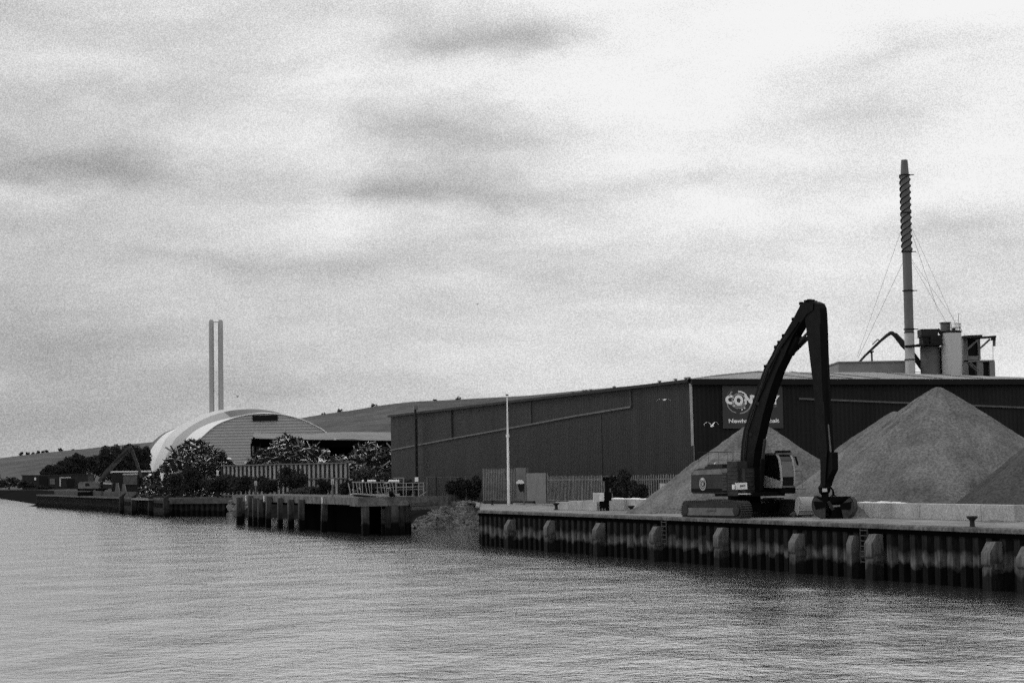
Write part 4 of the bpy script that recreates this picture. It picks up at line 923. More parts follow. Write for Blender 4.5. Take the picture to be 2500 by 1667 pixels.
# gangway
YG = 225
def gp(x, y, dy=0): return P(x, y, YG+dy)
t = thing('gangway', 'pale aluminium gangway with slanted railings lying on the pier head', 'gangway', gp(915, 1213))
mb = MB(); mb.bar(gp(861, 1204.5), gp(920, 1208), .8, .14); mb.bar(gp(918, 1208), gp(976, 1207), 1.0, .2); mb.build('tread_deck', 'cabwhite', t)
mb = MB(); mb.bar(gp(864, 1209), gp(918, 1213), .7, .2); mb.build('under_frame', 'gutter', t)
for dy in (-.5, .6):
    mb = MB(); mb.bar(gp(859, 1176, dy), gp(918, 1178, dy), .09, .09); mb.bar(gp(918, 1177, dy), gp(976, 1176, dy), .09, .09); mb.bar(gp(916, 1190, dy), gp(1010, 1189, dy), .06, .06)
    mb.build('handrail', 'domegrey', t)
    mb = MB()
    for k in range(7): x = 862+k*7.4; mb.bar(gp(x, 1177, dy), gp(x+(5 if k % 3 else 1), 1205, dy), .06, .06)
    for k in range(7): x = 921+k*7.4; mb.bar(gp(x, 1178, dy), gp(x+(5 if k % 3 else 1), 1207, dy), .06, .06)
    mb.build('railing_bars', 'domegrey', t)
for x0, x1 in ((897, 918), (949, 975), (884, 888), (928, 938)):
    mb = MB()
    n_ = max(1, int((x1-x0)/4))
    for k in range(n_): q0 = gp(x0+(x1-x0)*(k+.5)/n_, 1173, -.5); mb.tube([q0-Z*.14, q0, q0+Z*.1], [.09, .13, .05], 7)
    mb.build('white_cap', 'white' if x0 != 928 else 'mid', t)
t = thing('pier_railing', 'pale tube railing with gate frame on the right of the pier head', 'railing', gp(1000, 1213, 1))
mb = MB()
for x in (968, 985, 992, 1008, 1022, 1034): mb.bar(gp(x, 1213, 1), gp(x, 1166 if x in (968, 985) else 1178, 1), .09, .09)
mb.build('post', 'domegrey', t)
mb = MB()
for y in (1179, 1188, 1195): mb.bar(gp(966, y, 1), gp(1036, y-1, 1), .07, .07)
mb.bar(gp(960, 1167, 1), gp(986, 1166, 1), .08, .08); mb.bar(gp(1040, 1200, 1), gp(1020, 1213, 1), .1, .1); mb.bar(gp(850, 1178, 4), gp(856, 1206, 4), .12, .12)
mb.build('rail', 'domegrey', t)
q0 = gp(1017, 1213, 1.6); t = thing('control_box_post', 'white box on a dark post beside the pier railing', 'control box', V((q0.x, q0.y, JT)))
mb = MB(); mb.bar(V((q0.x, q0.y, JT)), gp(1017, 1176, 1.6), .25, .2); mb.obb(gp(1013, 1189, 1.5), V((.3, 0, 0)), V((0, .15, 0)), Z*.35); mb.build('post', 'gutter', t)
mb = MB(); mb.obb(gp(1017, 1170, 1.5), V((.18, 0, 0)), V((0, .2, 0)), Z*.24); mb.build('box', 'white', t)
mb = MB(); q0 = gp(957, 1212, -1); mb.tube([q0, gp(955, 1204, -1), gp(952, 1200, -1)], [.22, .3, .15], 8); mb.tube([gp(960, 1212, -1), gp(961, 1205, -1)], [.25, .12], 8)
one(mb, 'pier_bollard', 'black', 'black twin horned bollard on the pier head', 'bollard')

# ------------------------------------------------------------------ rocks
def rocks(quad, n, s0, s1, name, label, seed):
    """armour stones over a sloping patch a b c d (top left, top right, bottom right, bottom left)"""
    rg = random.Random(seed); a, b2, c, d = quad; mb = MB()
    ico = [(0, 0, 1), (.89, 0, .45), (.28, .85, .45), (-.72, .53, .45), (-.72, -.53, .45), (.28, -.85, .45), (.72, .53, -.45), (-.28, .85, -.45), (-.89, 0, -.45), (-.28, -.85, -.45), (.72, -.53, -.45), (0, 0, -1)]
    fc = [(0, 1, 2), (0, 2, 3), (0, 3, 4), (0, 4, 5), (0, 5, 1), (1, 6, 2), (2, 7, 3), (3, 8, 4), (4, 9, 5), (5, 10, 1), (6, 7, 2), (7, 8, 3), (8, 9, 4), (9, 10, 5), (10, 6, 1), (6, 11, 7), (7, 11, 8), (8, 11, 9), (9, 11, 10), (10, 11, 6)]
    mb.grid([[a, b2], [d, c]], 1)
    for _ in range(n):
        u, v_ = rg.random(), rg.random(); p = (a*(1-u)+b2*u)*(1-v_)+(d*(1-u)+c*u)*v_; s = rg.uniform(s0, s1); p = p+Z*rg.uniform(-.1, .25)
        sc3 = V((s*rg.uniform(.7, 1.3), s*rg.uniform(.7, 1.3), s*rg.uniform(.5, .9)))
        mb.add([p+V((x*sc3.x*rg.uniform(.75, 1.25), y*sc3.y*rg.uniform(.75, 1.25), z*sc3.z*rg.uniform(.75, 1.25))) for x, y, z in ico], fc)
    return one(mb, name, ['rock', 'mud'], label, 'rocks', kind='stuff', fix=False)
rocks((P(1088, 1229, 252), P(1168, 1229, 240), G(1176, 1298, -.2), G(990, 1293, -.2)), 1500, .16, .42, 'rock_armour', 'sloping bank of grey broken rock between pier and quay', 3)
rocks((P(560, 1222, 352), P(760, 1224, 330), G(760, 1266, -.2), G(556, 1263, -.2)), 1300, .2, .5, 'rock_armour', 'rock bank seen between the jetty piles', 4)

# ------------------------------------------------------------------ fences behind the quay
def palisade(A, B, h, label, solid=(), name='palisade_fence', pitch=.5, pw=.07):
    t = thing(name, label, 'fence', (A+B)/2); d = (B-A); L_ = d.length; d = d/L_; nr = V((d.y, -d.x, 0)); nr = nr if nr.y < 0 else -nr
    n = int(L_/pitch); mb = MB()
    for k in range(n):
        u = (k+.5)/n; p = A+d*(L_*u); w_ = pw; z0, z1 = DK+.05, DK+h+rnd.uniform(-.03, .03)
        mb.prism([p-d*w_+Z*(z0-DK), p+d*w_+Z*(z0-DK), p+d*w_+Z*(z1-DK-.12), p+Z*(z1-DK), p-d*w_+Z*(z1-DK-.12)], nr*.02)
    mb.build('pales', 'fence', t, fix=False)
    mb = MB()
    for zz in (.4, h-.45): mb.bar(A+Z*zz-nr*.04, B+Z*zz-nr*.04, .05, .1)
    mb.build('rail', 'fence', t)
    mb = MB(); m_ = max(2, int(L_/2.75))
    for k in range(m_+1): mb.bar(A+d*(L_*k/m_)-nr*.1, A+d*(L_*k/m_)-nr*.1+Z*h, .1, .1)
    mb.build('post', 'fence', t)
    for u0, u1 in solid:
        mb = MB(); mb.obb(A+d*L_*(u0+u1)/2+nr*.1+Z*(h/2+.02), d*L_*(u1-u0)/2, nr*.03, Z*(h/2)); mb.build('sheet_panel', 'fencepanel', t)
    return t
def g0(x, Y): p = P(x, 1000, Y); return V((p.x, Y, DK))
palisade(g0(1176, 240), g0(1285, 237), 4.0, 'tall palisade fence section behind the white pole', ((.76, .98),), pitch=.22, pw=.06)
palisade(g0(1285, 232), g0(1332, 226), 3.35, 'blank sheeted gate in the fence right of the hooded post', ((0, 1),), 'sheeted_gate')
palisade(g0(1333, 226), g0(1462, 208), 3.05, 'long palisade fence in the middle, behind the short row of blocks', ())
palisade(g0(1464, 208), g0(1584, 197), 3.0, 'palisade fence overgrown by dark bushes', ())
palisade(g0(1584, 197), g0(1700, 188), 3.05, 'palisade fence running behind the pointed stone heap', ())
mb = MB(); q0 = P(1617, 1185, 192.5); mb.obb(q0, V((.25, 0, 0)), V((0, .03, 0)), Z*.22); one(mb, 'fence_notice', 'silo', 'small pale blank notice on the palisade fence left of the stone heap', 'notice')
t = thing('mesh_fence', 'thin wire mesh fence on posts between flue pipe and dark bushes', 'fence', g0(1080, 249))
for x in (1040, 1063, 1098, 1135):
    mb = MB(); q0 = g0(x, 249); mb.bar(q0, q0+Z*3.2, .12, .12); mb.build('post', 'dark' if x == 1063 else 'mid', t)
mb = MB(); A, B = g0(1030, 249), g0(1136, 249)
mb.bar(A+Z*3.15, B+Z*3.0, .06, .06); mb.bar(A+Z*1.6, B+Z*1.6, .03, .03)
for k in range(30): q0 = A+(B-A)*(k/29); mb.bar(q0, q0+Z*3.1, .018, .018)
mb.build('mesh', 'mid', t)
mb = MB(); A, B = g0(1000, 252), g0(1180, 250); mb.bar(A+Z*.35, B+Z*.35, .4, .8); one(mb, 'low_wall', 'concrete_old', 'low grey wall under the mesh fence behind the rocks', 'low wall')
mb = MB(); a, b2 = g0(1180, 232), g0(1300, 222); mb.bar(a+Z*.18, b2+Z*.18, .35, .35); one(mb, 'timber_baulk', 'dark', 'long dark timber lying at the foot of the white pole', 'timber')

# white pole
q0 = g0(1238.6, 221); top = P(1234.5, 962, 221).z
t = thing('white_pole', 'tall thin white pole standing at the far end of the quay', 'flagpole', q0)
hgt_ = top-DK
mb = MB(); mb.tube([q0, q0+Z*hgt_*.62], [.155, .12], 12); mb.build('lower_pole', 'white', t, smooth=True)
mb = MB(); mb.tube([q0+Z*hgt_*.62, q0+Z*(hgt_-.3)], [.105, .06], 12); mb.build('upper_pole', 'white', t, smooth=True)
mb = MB(); mb.tube([q0+Z*hgt_*.61, q0+Z*hgt_*.635], .19, 12); mb.build('collar', 'white', t)
mb = MB(); mb.obb(q0+Z*(hgt_-.1), V((.16, 0, 0)), V((0, .12, 0)), Z*.09); mb.build('lamp_head', 'mid', t)
# hooded post
q0 = g0(1276, 219); t = thing('hooded_post', 'post with a pale hood and dark box right of the white pole', 'telephone post', q0)
mb = MB(); mb.tube([q0, q0+Z*2.3], .07, 8); mb.build('post', 'mid', t)
mb = MB(); cz = P(1270, 1174, 219); mb.prism([cz+V((-.42, 0, -.1)), cz+V((-.2, 0, .12)), cz+V((.25, 0, .1)), cz+V((.42, 0, -.12)), cz+V((.42, 0, -.28)), cz+V((-.42, 0, -.28))], V((0, .7, 0))); mb.build('hood', 'white', t)
mb = MB(); mb.prism([P(1264, 1181, 218.9), P(1281, 1181, 218.9), P(1279, 1198, 218.9), P(1270, 1201, 218.9), P(1266, 1193, 218.9)], V((0, .5, 0))); mb.build('box', 'gutter', t)
# cabinet
YC = 176
def cp(x, y, dy=0): return P(x, y, YC+dy)
t = thing('pump_cabinet', 'pale cabinet and black box on a stand with a dark post behind', 'pump unit', V((cp(1465, 1245).x, YC, DK)))
def pb(mb, x0, x1, y0, y1, dy, dep): 
    a, c_ = cp(x0, y0, dy), cp(x1, y1, dy); mb.obb((a+c_)/2+V((0, dep/2, 0)), V((abs(c_.x-a.x)/2, 0, 0)), V((0, dep/2, 0)), Z*abs(a.z-c_.z)/2)
mb = MB(); pb(mb, 1449, 1476, 1203, 1225, 0, 1.2); mb.build('cabinet', 'silo', t)
mb = MB(); pb(mb, 1463, 1475, 1203, 1223, -.06, .05); mb.build('cabinet_door', 'white', t)
mb = MB(); pb(mb, 1476, 1493, 1201, 1222, -.2, 1.); pb(mb, 1464, 1484, 1222, 1240, 0, .8); mb.build('motor_box', 'black', t)
mb = MB()
for x in (1467, 1474, 1481): mb.bar(cp(x, 1239), V((cp(x, 1239).x, YC, DK)), .1, .1)
mb.build('leg', 'black', t)
mb = MB(); mb.bar(V((cp(1482, 1200, 1).x, YC+1, DK)), cp(1482, 1168, 1), .28, .3); pb(mb, 1471, 1487, 1164, 1174, 1, .5); pb(mb, 1477, 1493, 1176, 1180, 1, .5); pb(mb, 1478, 1490, 1187, 1192, 1, .4); mb.build('post', 'black', t)

# ------------------------------------------------------------------ excavator (long reach material handler)
AL = R(60); d_ = V((math.cos(AL), -math.sin(AL), 0)); b_ax = V((-math.sin(AL), -math.cos(AL), 0))   # forward; machine right = image left
EC = V((16.05, 143.5, DK)); AT = R(57); dt = V((math.cos(AT), -math.sin(AT), 0)); bt = V((-math.sin(AT), -math.cos(AT), 0))
t = thing('excavator', 'large black long reach excavator with grab parked on the quay', 'excavator', EC)
def ep(a, b, z): return EC+d_*a+b_ax*b+Z*z
def on_b(x, y, b): return W(x, y, EC+b_ax*b, b_ax)         # photo point on the plane at sideways offset b
def zat(y, x=1800, Y=142): return P(x, y, Y).z-DK
# tracks
def track(bc, name):
    prof = []; L2, H = 3.3, 1.12
    for k in range(13):
        a = -math.pi/2+math.pi*k/12; prof.append((L2-.5+math.cos(a)*.5, H/2+math.sin(a)*H/2))
    prof += [(1.2, H+.02), (.9, H+.1), (-.2, H+.1), (-.8, H)]
    for k in range(13):
        a = math.pi/2+math.pi*k/12; prof.append((-L2+.5+math.cos(a)*.5, H/2+math.sin(a)*H/2))
    mb = MB(); base = EC+bt*bc
    mb.prism([base+dt*a+Z*z-bt*.42 for a, z in prof], bt*.84); tr = mb.build('track', 'dark', t)
    mb = MB(); n = 46; per = []
    for a, b2 in zip(prof, prof[1:]+prof[:1]):
        dl = math.hypot(b2[0]-a[0], b2[1]-a[1]); m_ = max(1, int(dl/.22))
        for k in range(m_): per.append((a[0]+(b2[0]-a[0])*k/m_, a[1]+(b2[1]-a[1])*k/m_, (b2[0]-a[0])/dl, (b2[1]-a[1])/dl))
    for a, z, tx, tz in per: mb.obb(base+dt*(a+tz*.04)+Z*(max(z, .05)-tx*.04), bt*.46, (dt*tx+Z*tz)*.035, (dt*tz-Z*tx)*.05)
    mb.build('track_shoe', 'track' if bc > 0 else 'dark', tr)
    mb = MB()
    side = 1 if bc > 0 else 1
    mb.prism([base+bt*.42*side+dt*a+Z*z for a, z in ((-2.6, .2), (2.6, .2), (2.6, .72), (-2.6, .72))], bt*.07)
    mb.obb(base+bt*.45+Z*.62+dt*.1, dt*.5, bt*.1, Z*.07)
    mb.build('track_frame', 'mid' if bc > 0 else 'dark', tr)
    mb = MB()
    for sx2 in (-1, 1):
        mb = MB(); mb.tube([base+dt*sx2*(L2-.5)+Z*.56+bt*.40, base+dt*sx2*(L2-.5)+Z*.56+bt*.52], .34, 16); mb.build('drive_wheel', 'dark', tr)
    return tr
track(2.55, 'track'); track(-2.35, 'track')
mb = MB(); mb.obb(EC+Z*.72, dt*1.5, bt*2.2, Z*.3); mb.tube([EC+Z*1.0, EC+Z*1.15, EC+Z*1.62], [1.25, 1.15, 1.15], 24); mb.build('undercarriage', 'black', t)
mb = MB(); mb.tube([ep(0, 0, 1.5), ep(0, 0, 1.75)], 1.35, 24); mb.obb(ep(.6, .0, 1.62), d_*2.2, b_ax*1.35, Z*.14); mb.build('turntable', 'black', t)
# engine housing on the machine's right and rear
zt_, zb_ = zat(1143, 1700), zat(1206, 1700)
side = [(-4.15, zb_+.12), (-3.9, zb_), (.35, zb_), (.35, zt_), (-3.1, zt_), (-3.75, zt_-.12), (-4.1, zt_-.45)]
mb = MB(); mb.prism([ep(a, 1.6, z) for a, z in side], b_ax*-3.2); hs = mb.build('engine_housing', 'body', t)
mb = MB(); mb.prism([ep(a, 1.615, z) for a, z in ((-4.08, zb_+.1), (.3, zb_+.1), (.3, zb_+.35), (-4.1, zb_+.35))], b_ax*.02); mb.build('skirt', 'black', hs)
mb = MB(); mb.prism([ep(a, 1.62, z) for a, z in ((-3.7, zt_-.14), (.3, zt_-.04), (.3, zt_-.42), (-3.95, zt_-.46))], b_ax*.02); mb.build('top_stripe', 'mid', hs)
mb = MB()
for k in range(6): mb.obb(ep(.0, 1.63, zb_+.3+k*.22), d_*.28, b_ax*.03, Z*.07)
mb.build('side_louvre', 'track_dim', hs)
# round emblem on the side
eC = W(1716, 1181, EC+b_ax*1.62, b_ax)
def ring(r0, r1, a0, a1, mt, off, nm):
    mb = MB(); n = 28; rows = [[], []]
    for k in range(n+1):
        a = R(a0+(a1-a0)*k/n)
        for q_, rr in enumerate((r0, r1)): rows[q_].append(eC+d_*math.cos(a)*rr*.9+Z*math.sin(a)*rr+b_ax*off)
    mb.grid(rows); mb.build(nm, mt, hs)
ring(.36, .46, 0, 360, 'inkgrey', .02, 'emblem_ring'); ring(.22, .3, 20, 330, 'inkgrey', .02, 'emblem_ring'); ring(.02, .14, 0, 360, 'inkgrey', .02, 'emblem_dot'); ring(.3, .4, 60, 120, 'domelight', .03, 'emblem_mark')
# deck boxes, rails
mb = MB(); mb.obb(ep(-1.6, .6, zt_+.14), d_*.9, b_ax*.7, Z*.14); mb.obb(ep(-2.6, .5, zt_+.07), d_*.5, b_ax*.6, Z*.08); mb.build('hood', 'dark', t)
mb = MB(); mb.tube([ep(-1.7, 1.2, zt_+.1), ep(-1.7, 1.2, zt_+.4)], .07, 8); mb.build('exhaust', 'white', t)
mb = MB()
for a in (-3.2, -2., -.8, .3, 1.0):
    for b in (1.55, -1.4): mb.bar(ep(a, b, zt_), ep(a, b, zt_+1.15), .016, .016)
for b in (1.55, -1.4):
    for z in (.55, 1.13): mb.bar(ep(-3.3, b, zt_+z), ep(1.2, b, zt_+z), .016, .016)
mb.bar(ep(-3.3, 1.55, zt_+1.13), ep(-3.3, -1.4, zt_+1.13), .035, .035)
mb.build('handrail', 'dark', t)
# grille tower and tool box on the front right corner
mb = MB(); mb.obb(ep(.95, 1.25, (zb_+zt_)/2+.15), d_*.6, b_ax*.42, Z*((zt_-zb_)/2+.3)); mb.obb(ep(1.6, 1.05, (zb_+zt_)/2), d_*.5, b_ax*.4, Z*((zt_-zb_)/2-.05)); gr = mb.build('radiator_housing', 'dark', t)
mb = MB()
for k in range(7): mb.obb(ep(.95, 1.69, zb_+.25+k*.27), d_*.55, b_ax*.02, Z*.03)
for k in range(5): mb.obb(ep(2.12, 1.05, zb_+.3+k*.3), d_*.02, b_ax*.36, Z*.03)
mb.build('grille', 'track_dim', gr)
# the white plate at the front corner
pl = [W(x, y, ep(2.7, 0, 0), d_) for x, y in ((1795.5, 1178.5), (1824, 1177.5), (1824.5, 1193.5), (1797.5, 1195))]
mb = MB(); mb.prism(pl, d_*-.06); plate = mb.build('number_plate', 'white', t)
pc = sum(pl, V())/4
for k, wv in enumerate((.05, .07, .06, .08, .05)):
    pass
text_part('plate_lettering', 'JNFO', 0, 0, .42, .17, .02, plate, 'dark', origin=pc+b_ax*.12-Z*.09+d_*.012, ux=-b_ax, nrm=d_)
mb = MB(); q0 = W(1791, 1188, ep(2.6, 0, 0), d_); mb.obb(q0, b_ax*.08, d_*.06, Z*.16); mb.build('front_lamp', 'white', t)
mb = MB(); mb.obb(ep(1.9, 1.3, zb_-.02), d_*.7, b_ax*.35, Z*.04); mb.build('step', 'silo', t)
# cab
cb0, cb1 = -1.0, -2.12; cz0, cz1 = 2.02, 4.32
cside = [(.85, cz0), (2.9, cz0), (3.0, cz0+.5), (2.96, cz0+1.2), (2.8, cz1-.35), (2.55, cz1), (.85, cz1)]
mb = MB(); mb.prism([ep(a, cb0-.04, z) for a, z in cside], b_ax*(cb1-cb0+.08)); cab = mb.build('cab', 'glass', t)
for b in (cb0, cb1):
    mb = MB(); mb.tube([ep(a, b, z) for a, z in cside[1:6]], .085, 6); mb.build('front_pillar', 'cabwhite', cab)
mb = MB(); mb.bar(ep(.87, cb0, cz0), ep(.87, cb0, cz1), .1, .1); mb.build('rear_pillar', 'cabwhite', cab)
mb = MB(); mb.prism([ep(a, cb0+.012, z) for a, z in ((.87, cz0), (2.93, cz0), (2.99, cz0+.45), (2.6, cz0+.55), (1.6, cz0+.75), (.87, cz0+.95))], b_ax*.04); mb.build('cab_side_panel', 'cabwhite', cab)
mb = MB(); mb.prism([ep(3.04, cb0-.1, cz0+.75), ep(3.04, cb1+.1, cz0+.75), ep(2.86, cb1+.1, cz1-.5), ep(2.86, cb0-.1, cz1-.5)], d_*.02); mb.build('windscreen', 'glassgrey', cab)
mb = MB(); mb.bar(ep(3.02, cb0, cz0+.08), ep(3.02, cb1, cz0+.08), .1, .12); mb.obb(ep(1.75, (cb0+cb1)/2, cz1+.05), d_*.95, b_ax*.62, Z*.07); mb.build('cab_roof', 'mid', cab)
mb = MB()
for k in range(6): mb.obb(ep(2.5, cb0-k*.22, cz1+.2), d_*.08, b_ax*.07, Z*.07)
mb.bar(ep(2.5, cb0+.2, cz1+.12), ep(2.5, cb1-.15, cz1+.12), .05, .05); mb.build('roof_lamps', 'black', cab)
mb = MB(); mb.bar(ep(2.7, cb1-.35, cz1-.15), ep(2.75, cb1-.5, cz1-.75), .16, .1); mb.bar(ep(2.7, cb1, cz1-.2), ep(2.7, cb1-.4, cz1-.2), .04, .04); mb.build('mirror', 'black', cab)
mb = MB(); mb.obb(ep(1.9, (cb0+cb1)/2, cz0-.2), d_*1.1, b_ax*.62, Z*.2); mb.obb(ep(.9, -1.2, cz0-.35), d_*1., b_ax*.9, Z*.2); mb.build('cab_base', 'black', t)
mb = MB()
for a in (1.9, 3.0): mb.bar(ep(a, cb1-.65, cz0-.05), ep(a, cb1-.65, cz0+1.15), .04, .04)
mb.bar(ep(1.9, cb1-.65, cz0+1.15), ep(3.0, cb1-.65, cz0+1.15), .04, .04); mb.bar(ep(3.05, cb1-.1, cz0-.1), ep(3.05, cb1-.75, cz0-.1), .4, .05); mb.build('cab_rail', 'mid', t)
# boom: side outline read on the machine's right face of the boom
bB = .36
back = [(1822, 1200), (1810, 1165), (1807, 1130), (1810, 1085), (1815, 1050), (1825, 1018), (1837, 982), (1849, 945), (1865, 900), (1883, 868), (1893, 846), (1912, 819), (1936, 779), (1955, 742), (1962, 738)]
fr = [(1986, 742), (1984, 757), (1968, 768), (1955, 788), (1934, 822), (1922, 850), (1913, 872), (1899, 900), (1882, 945), (1863, 1010), (1852, 1060), (1842, 1100), (1838, 1140), (1842, 1200)]
mb = MB(); o3 = [on_b(x, y, bB) for x, y in back+fr]
mb.prism(o3, b_ax*(-2*bB), 0, 1); boom = mb.build('boom', ['blackside', 'black'], t)
mb = MB(); mb.tube([on_b(1835, 1195, bB+.1), on_b(1835, 1195, -bB-.1)], .3, 12); mb.build('foot_pin', 'black', boom)
for x, y in ((1893, 846), (1901, 834), (1912, 818), (1868, 893), (1936, 778)):
    mb = MB(); mb.obb(on_b(x+2, y+1, bB*.7), d_*.1, b_ax*.12, Z*.1); mb.build('hose_clamp', 'black', boom)
mb = MB()
mb.bar(on_b(1905, 850, bB+.06), on_b(1950, 786, bB+.06), .08, .08); mb.bar(on_b(1845, 990, bB+.06), on_b(1903, 856, bB+.06), .06, .06)
mb.build('boom_pipe', 'black', boom)
for kk, (dx, mt_) in enumerate(((7, 'track_dim'), (11, 'dark'))):
    mb = MB(); mb.tube([on_b(x+dx+rnd.uniform(-1, 1), y, bB+.05) for x, y in back[2:12]], .03, 5); mb.build('highlight_hose', mt_, boom)  # hoses in lighter greys, added as thin highlights along the boom
for y_ in (985, 1060, 905):
    mb = MB(); xx = {985: 1850, 1060: 1832, 905: 1880}[y_]; mb.tube([on_b(xx, y_, bB), on_b(xx, y_, bB+.08)], .12, 10); mb.build('boom_pin', 'dark', boom)
mb = MB(); mb.obb(on_b(1866, 1068, -bB-.1), d_*.1, b_ax*.12, Z*.07); mb.obb(on_b(1856, 1069, -bB+.1), d_*.1, b_ax*.08, Z*.05); mb.build('boom_lamp', 'white', boom)
mb = MB(); mb.obb(on_b(1940, 850, -.3), d_*.1, b_ax*.3, Z*.05); mb.build('boom_lamp', 'mid', boom)
mb = MB()
for s in (-1, 1):
    mb2 = MB(); mb2.tube([on_b(1858, 1195, s*.62-.2), on_b(1862, 1120, s*.62-.2)], .17, 10); mb2.build('lift_cylinder', 'black', t, smooth=True)
    mb2 = MB(); mb2.tube([on_b(1862, 1120, s*.62-.2), on_b(1868, 1072, s*.62-.2)], .1, 10); mb2.build('cylinder_rod', 'dark', t, smooth=True)
mb2 = MB(); mb2.tube([on_b(1930, 862, -.1), on_b(1951, 822, -.1)], .3, 10); mb2.tube([on_b(1941, 853, -.3), on_b(1968, 826, -.3)], .2, 10); mb2.build('stick_cylinder', 'black', t, smooth=True)
mb2 = MB(); mb2.tube([on_b(1940, 848, -.1), on_b(1972, 812, -.1)], .09, 10); mb2.build('cylinder_rod', 'dark', t, smooth=True)
# stick
bS = .30
so = [(1958, 745), (1966, 738), (1984, 736), (1996, 741), (2001, 752), (2002.5, 768), (2004, 800), (2006, 865), (2009, 930), (2014, 1035), (2019, 1098), (2016, 1150), (2014, 1186), (2003, 1186), (2003, 1135), (2000, 1098), (1984, 931), (1968, 800), (1964, 770)]
mb = MB(); o3 = [on_b(x, y, bS) for x, y in so]; mb.prism(o3, b_ax*(-2*bS), 0, 1); st = mb.build('stick', ['blackside', 'black'], t)
mb = MB()
for x, y in ((1968, 736), (1976, 734), (1984, 735), (1990, 738), (1956, 741)): mb.obb(on_b(x, y, rnd.uniform(-.2, .2)), d_*.12, b_ax*.1, Z*.1)
mb.bar(on_b(2002, 790, bS+.05), on_b(2010, 980, bS+.05), .05, .05); mb.build('hose_clamps', 'black', st)
mb = MB(); mb.tube([on_b(2013, 860, -.1), on_b(2020, 985, -.1), on_b(2021, 1036, -.1)], [.2, .22, .22], 12); mb.build('grab_cylinder', 'black', st, smooth=True)
for db in (.12, -.22):
    mb = MB(); mb.tube([on_b(2021.5, 1036, db-.1), on_b(2028, 1106, db-.1)], .065, 8); mb.build('cylinder_rod', 'mid', st, smooth=True)
mb = MB(); mb.prism([on_b(x, y, .2) for x, y in ((2022, 1103), (2031, 1104), (2032, 1146), (2024, 1162), (2015, 1186), (2012, 1150))], b_ax*-.5); mb.build('link_arm', 'black', st)
# rotator and clamshell grab
GY = on_b(2014, 1195, 0); gx, gy = GY.x, GY.y
hub = V((gx, gy, 0))
def gq(x, y, dy=0): return P(x, y, gy+dy)
g_ = 'grab'
mb = MB(); mb.tube([gq(2014, 1180), gq(2013, 1190), gq(2013, 1202), gq(2014, 1206)], [.28, .42, .36, .22], 16); mb.tube([gq(2014, 1204), gq(2016, 1222)], .24, 12); rot = mb.build('rotator', 'black', t)
mb = MB(); mb.obb(gq(2013.5, 1196, -.44), V((.15, 0, 0)), V((0, .03, 0)), Z*.11); mb.build('rotator_plate', 'silo', rot)
mb = MB()
for k in range(3):
    mb.tube([gq(2024+k, 1185, -.1*k), gq(2032+k, 1196, -.1*k), gq(2033+k*2, 1206, -.1*k), gq(2027+k, 1216, -.1*k)], .035, 6)
mb.tube([gq(2026, 1214), gq(2036, 1208), gq(2044, 1216)], .06, 8); mb.build('hose', 'black', rot)
gb = MB(); gb.obb(gq(2036, 1222, .2), V((.95, .25, 0)), V((-.1, .42, 0)), Z*.28); gb.obb(gq(2046, 1219, .2), V((.75, .3, 0)), V((-.1, .4, 0)), Z*.2); head = gb.build('grab_frame', 'black', t)
ga = V((.96, -.28, 0)); gw = V((.28, .96, 0))               # opening direction, width direction
def shell(cx, cy, sgn, a0, a1, rad, name, mt):
    """half bucket: curved plate with two cheek plates"""
    c = gq(cx, cy, .1); n = 12; prof = []
    for k in range(n+1):
        a = R(a0+(a1-a0)*k/n); prof.append(c+ga*math.cos(a)*rad+Z*math.sin(a)*rad)
    mb = MB(); wd = .95; inner = [c+(p-c)*.93 for p in prof]
    for s in (0, 1):
        mb.prism(prof+[c+Z*.12+ga*sgn*-.02], gw*.05) if s == 0 else None
    pr2 = [p+gw*-wd for p in prof]; pr3 = [p+gw*wd for p in prof]; pi2 = [p+gw*-wd for p in inner]; pi3 = [p+gw*wd for p in inner]
    mb = MB(); mb.grid([pr2, pr3]); mb.grid([pi2, pi3]); mb.grid([pr2, pi2]); mb.grid([pr3, pi3])
    mb.prism([p-gw*wd for p in prof]+[c-gw*wd+Z*.1], gw*.05); mb.prism([p+gw*(wd-.05) for p in prof]+[c+gw*(wd-.05)+Z*.1], gw*.05)
    mb.prism([prof[-1]-gw*wd, prof[-1]+gw*wd, inner[-1]+gw*wd, inner[-1]-gw*wd], (prof[-1]-prof[-2]).normalized()*.12)
    o = mb.build(name, mt, t); mb = MB(); tip = prof[-1]; tdir = (prof[-1]-prof[-2]).normalized()
    for q_ in (-.8, -.4, 0, .4, .8): mb.bar(tip+gw*q_*wd-tdir*.1, tip+gw*q_*wd+tdir*.22, .1, .06)
    mb.build('tooth_row', 'black', o)
    mb = MB(); mid = prof[n//2]; mb.prism([c+gw*(-wd-.03)+Z*.2, c+gw*(-wd-.03)+(prof[2]-c)*.9, c+gw*(-wd-.03)+(mid-c)*.75, c+gw*(-wd-.03)-Z*.15], gw*-.05); mb.build('cheek_rib', 'black', o)
    return o
shell(2020, 1232, -1, 140, 268, .92, 'grab_shell', 'track'); shell(2056, 1236, 1, 44, -76, .92, 'grab_shell', 'track')
mb = MB(); mb.prism([gq(2030, 1240, -.5), gq(2060, 1236, -.5), gq(2064, 1252, -.5), gq(2088, 1268, -.6), gq(2086, 1270, -.6), gq(2040, 1270, -.5), gq(2022, 1264, -.5), gq(2030, 1258, -.5)], V((0, 1.2, 0))); mb.build('grab_jaw', 'black', head)
mb = MB(); mb.prism([gq(2064, 1258, -.65), gq(2088, 1267, -.65), gq(2085, 1269, -.65), gq(2054, 1258, -.65)], V((0, .1, 0))); mb.build('jaw_edge', 'mid', head)
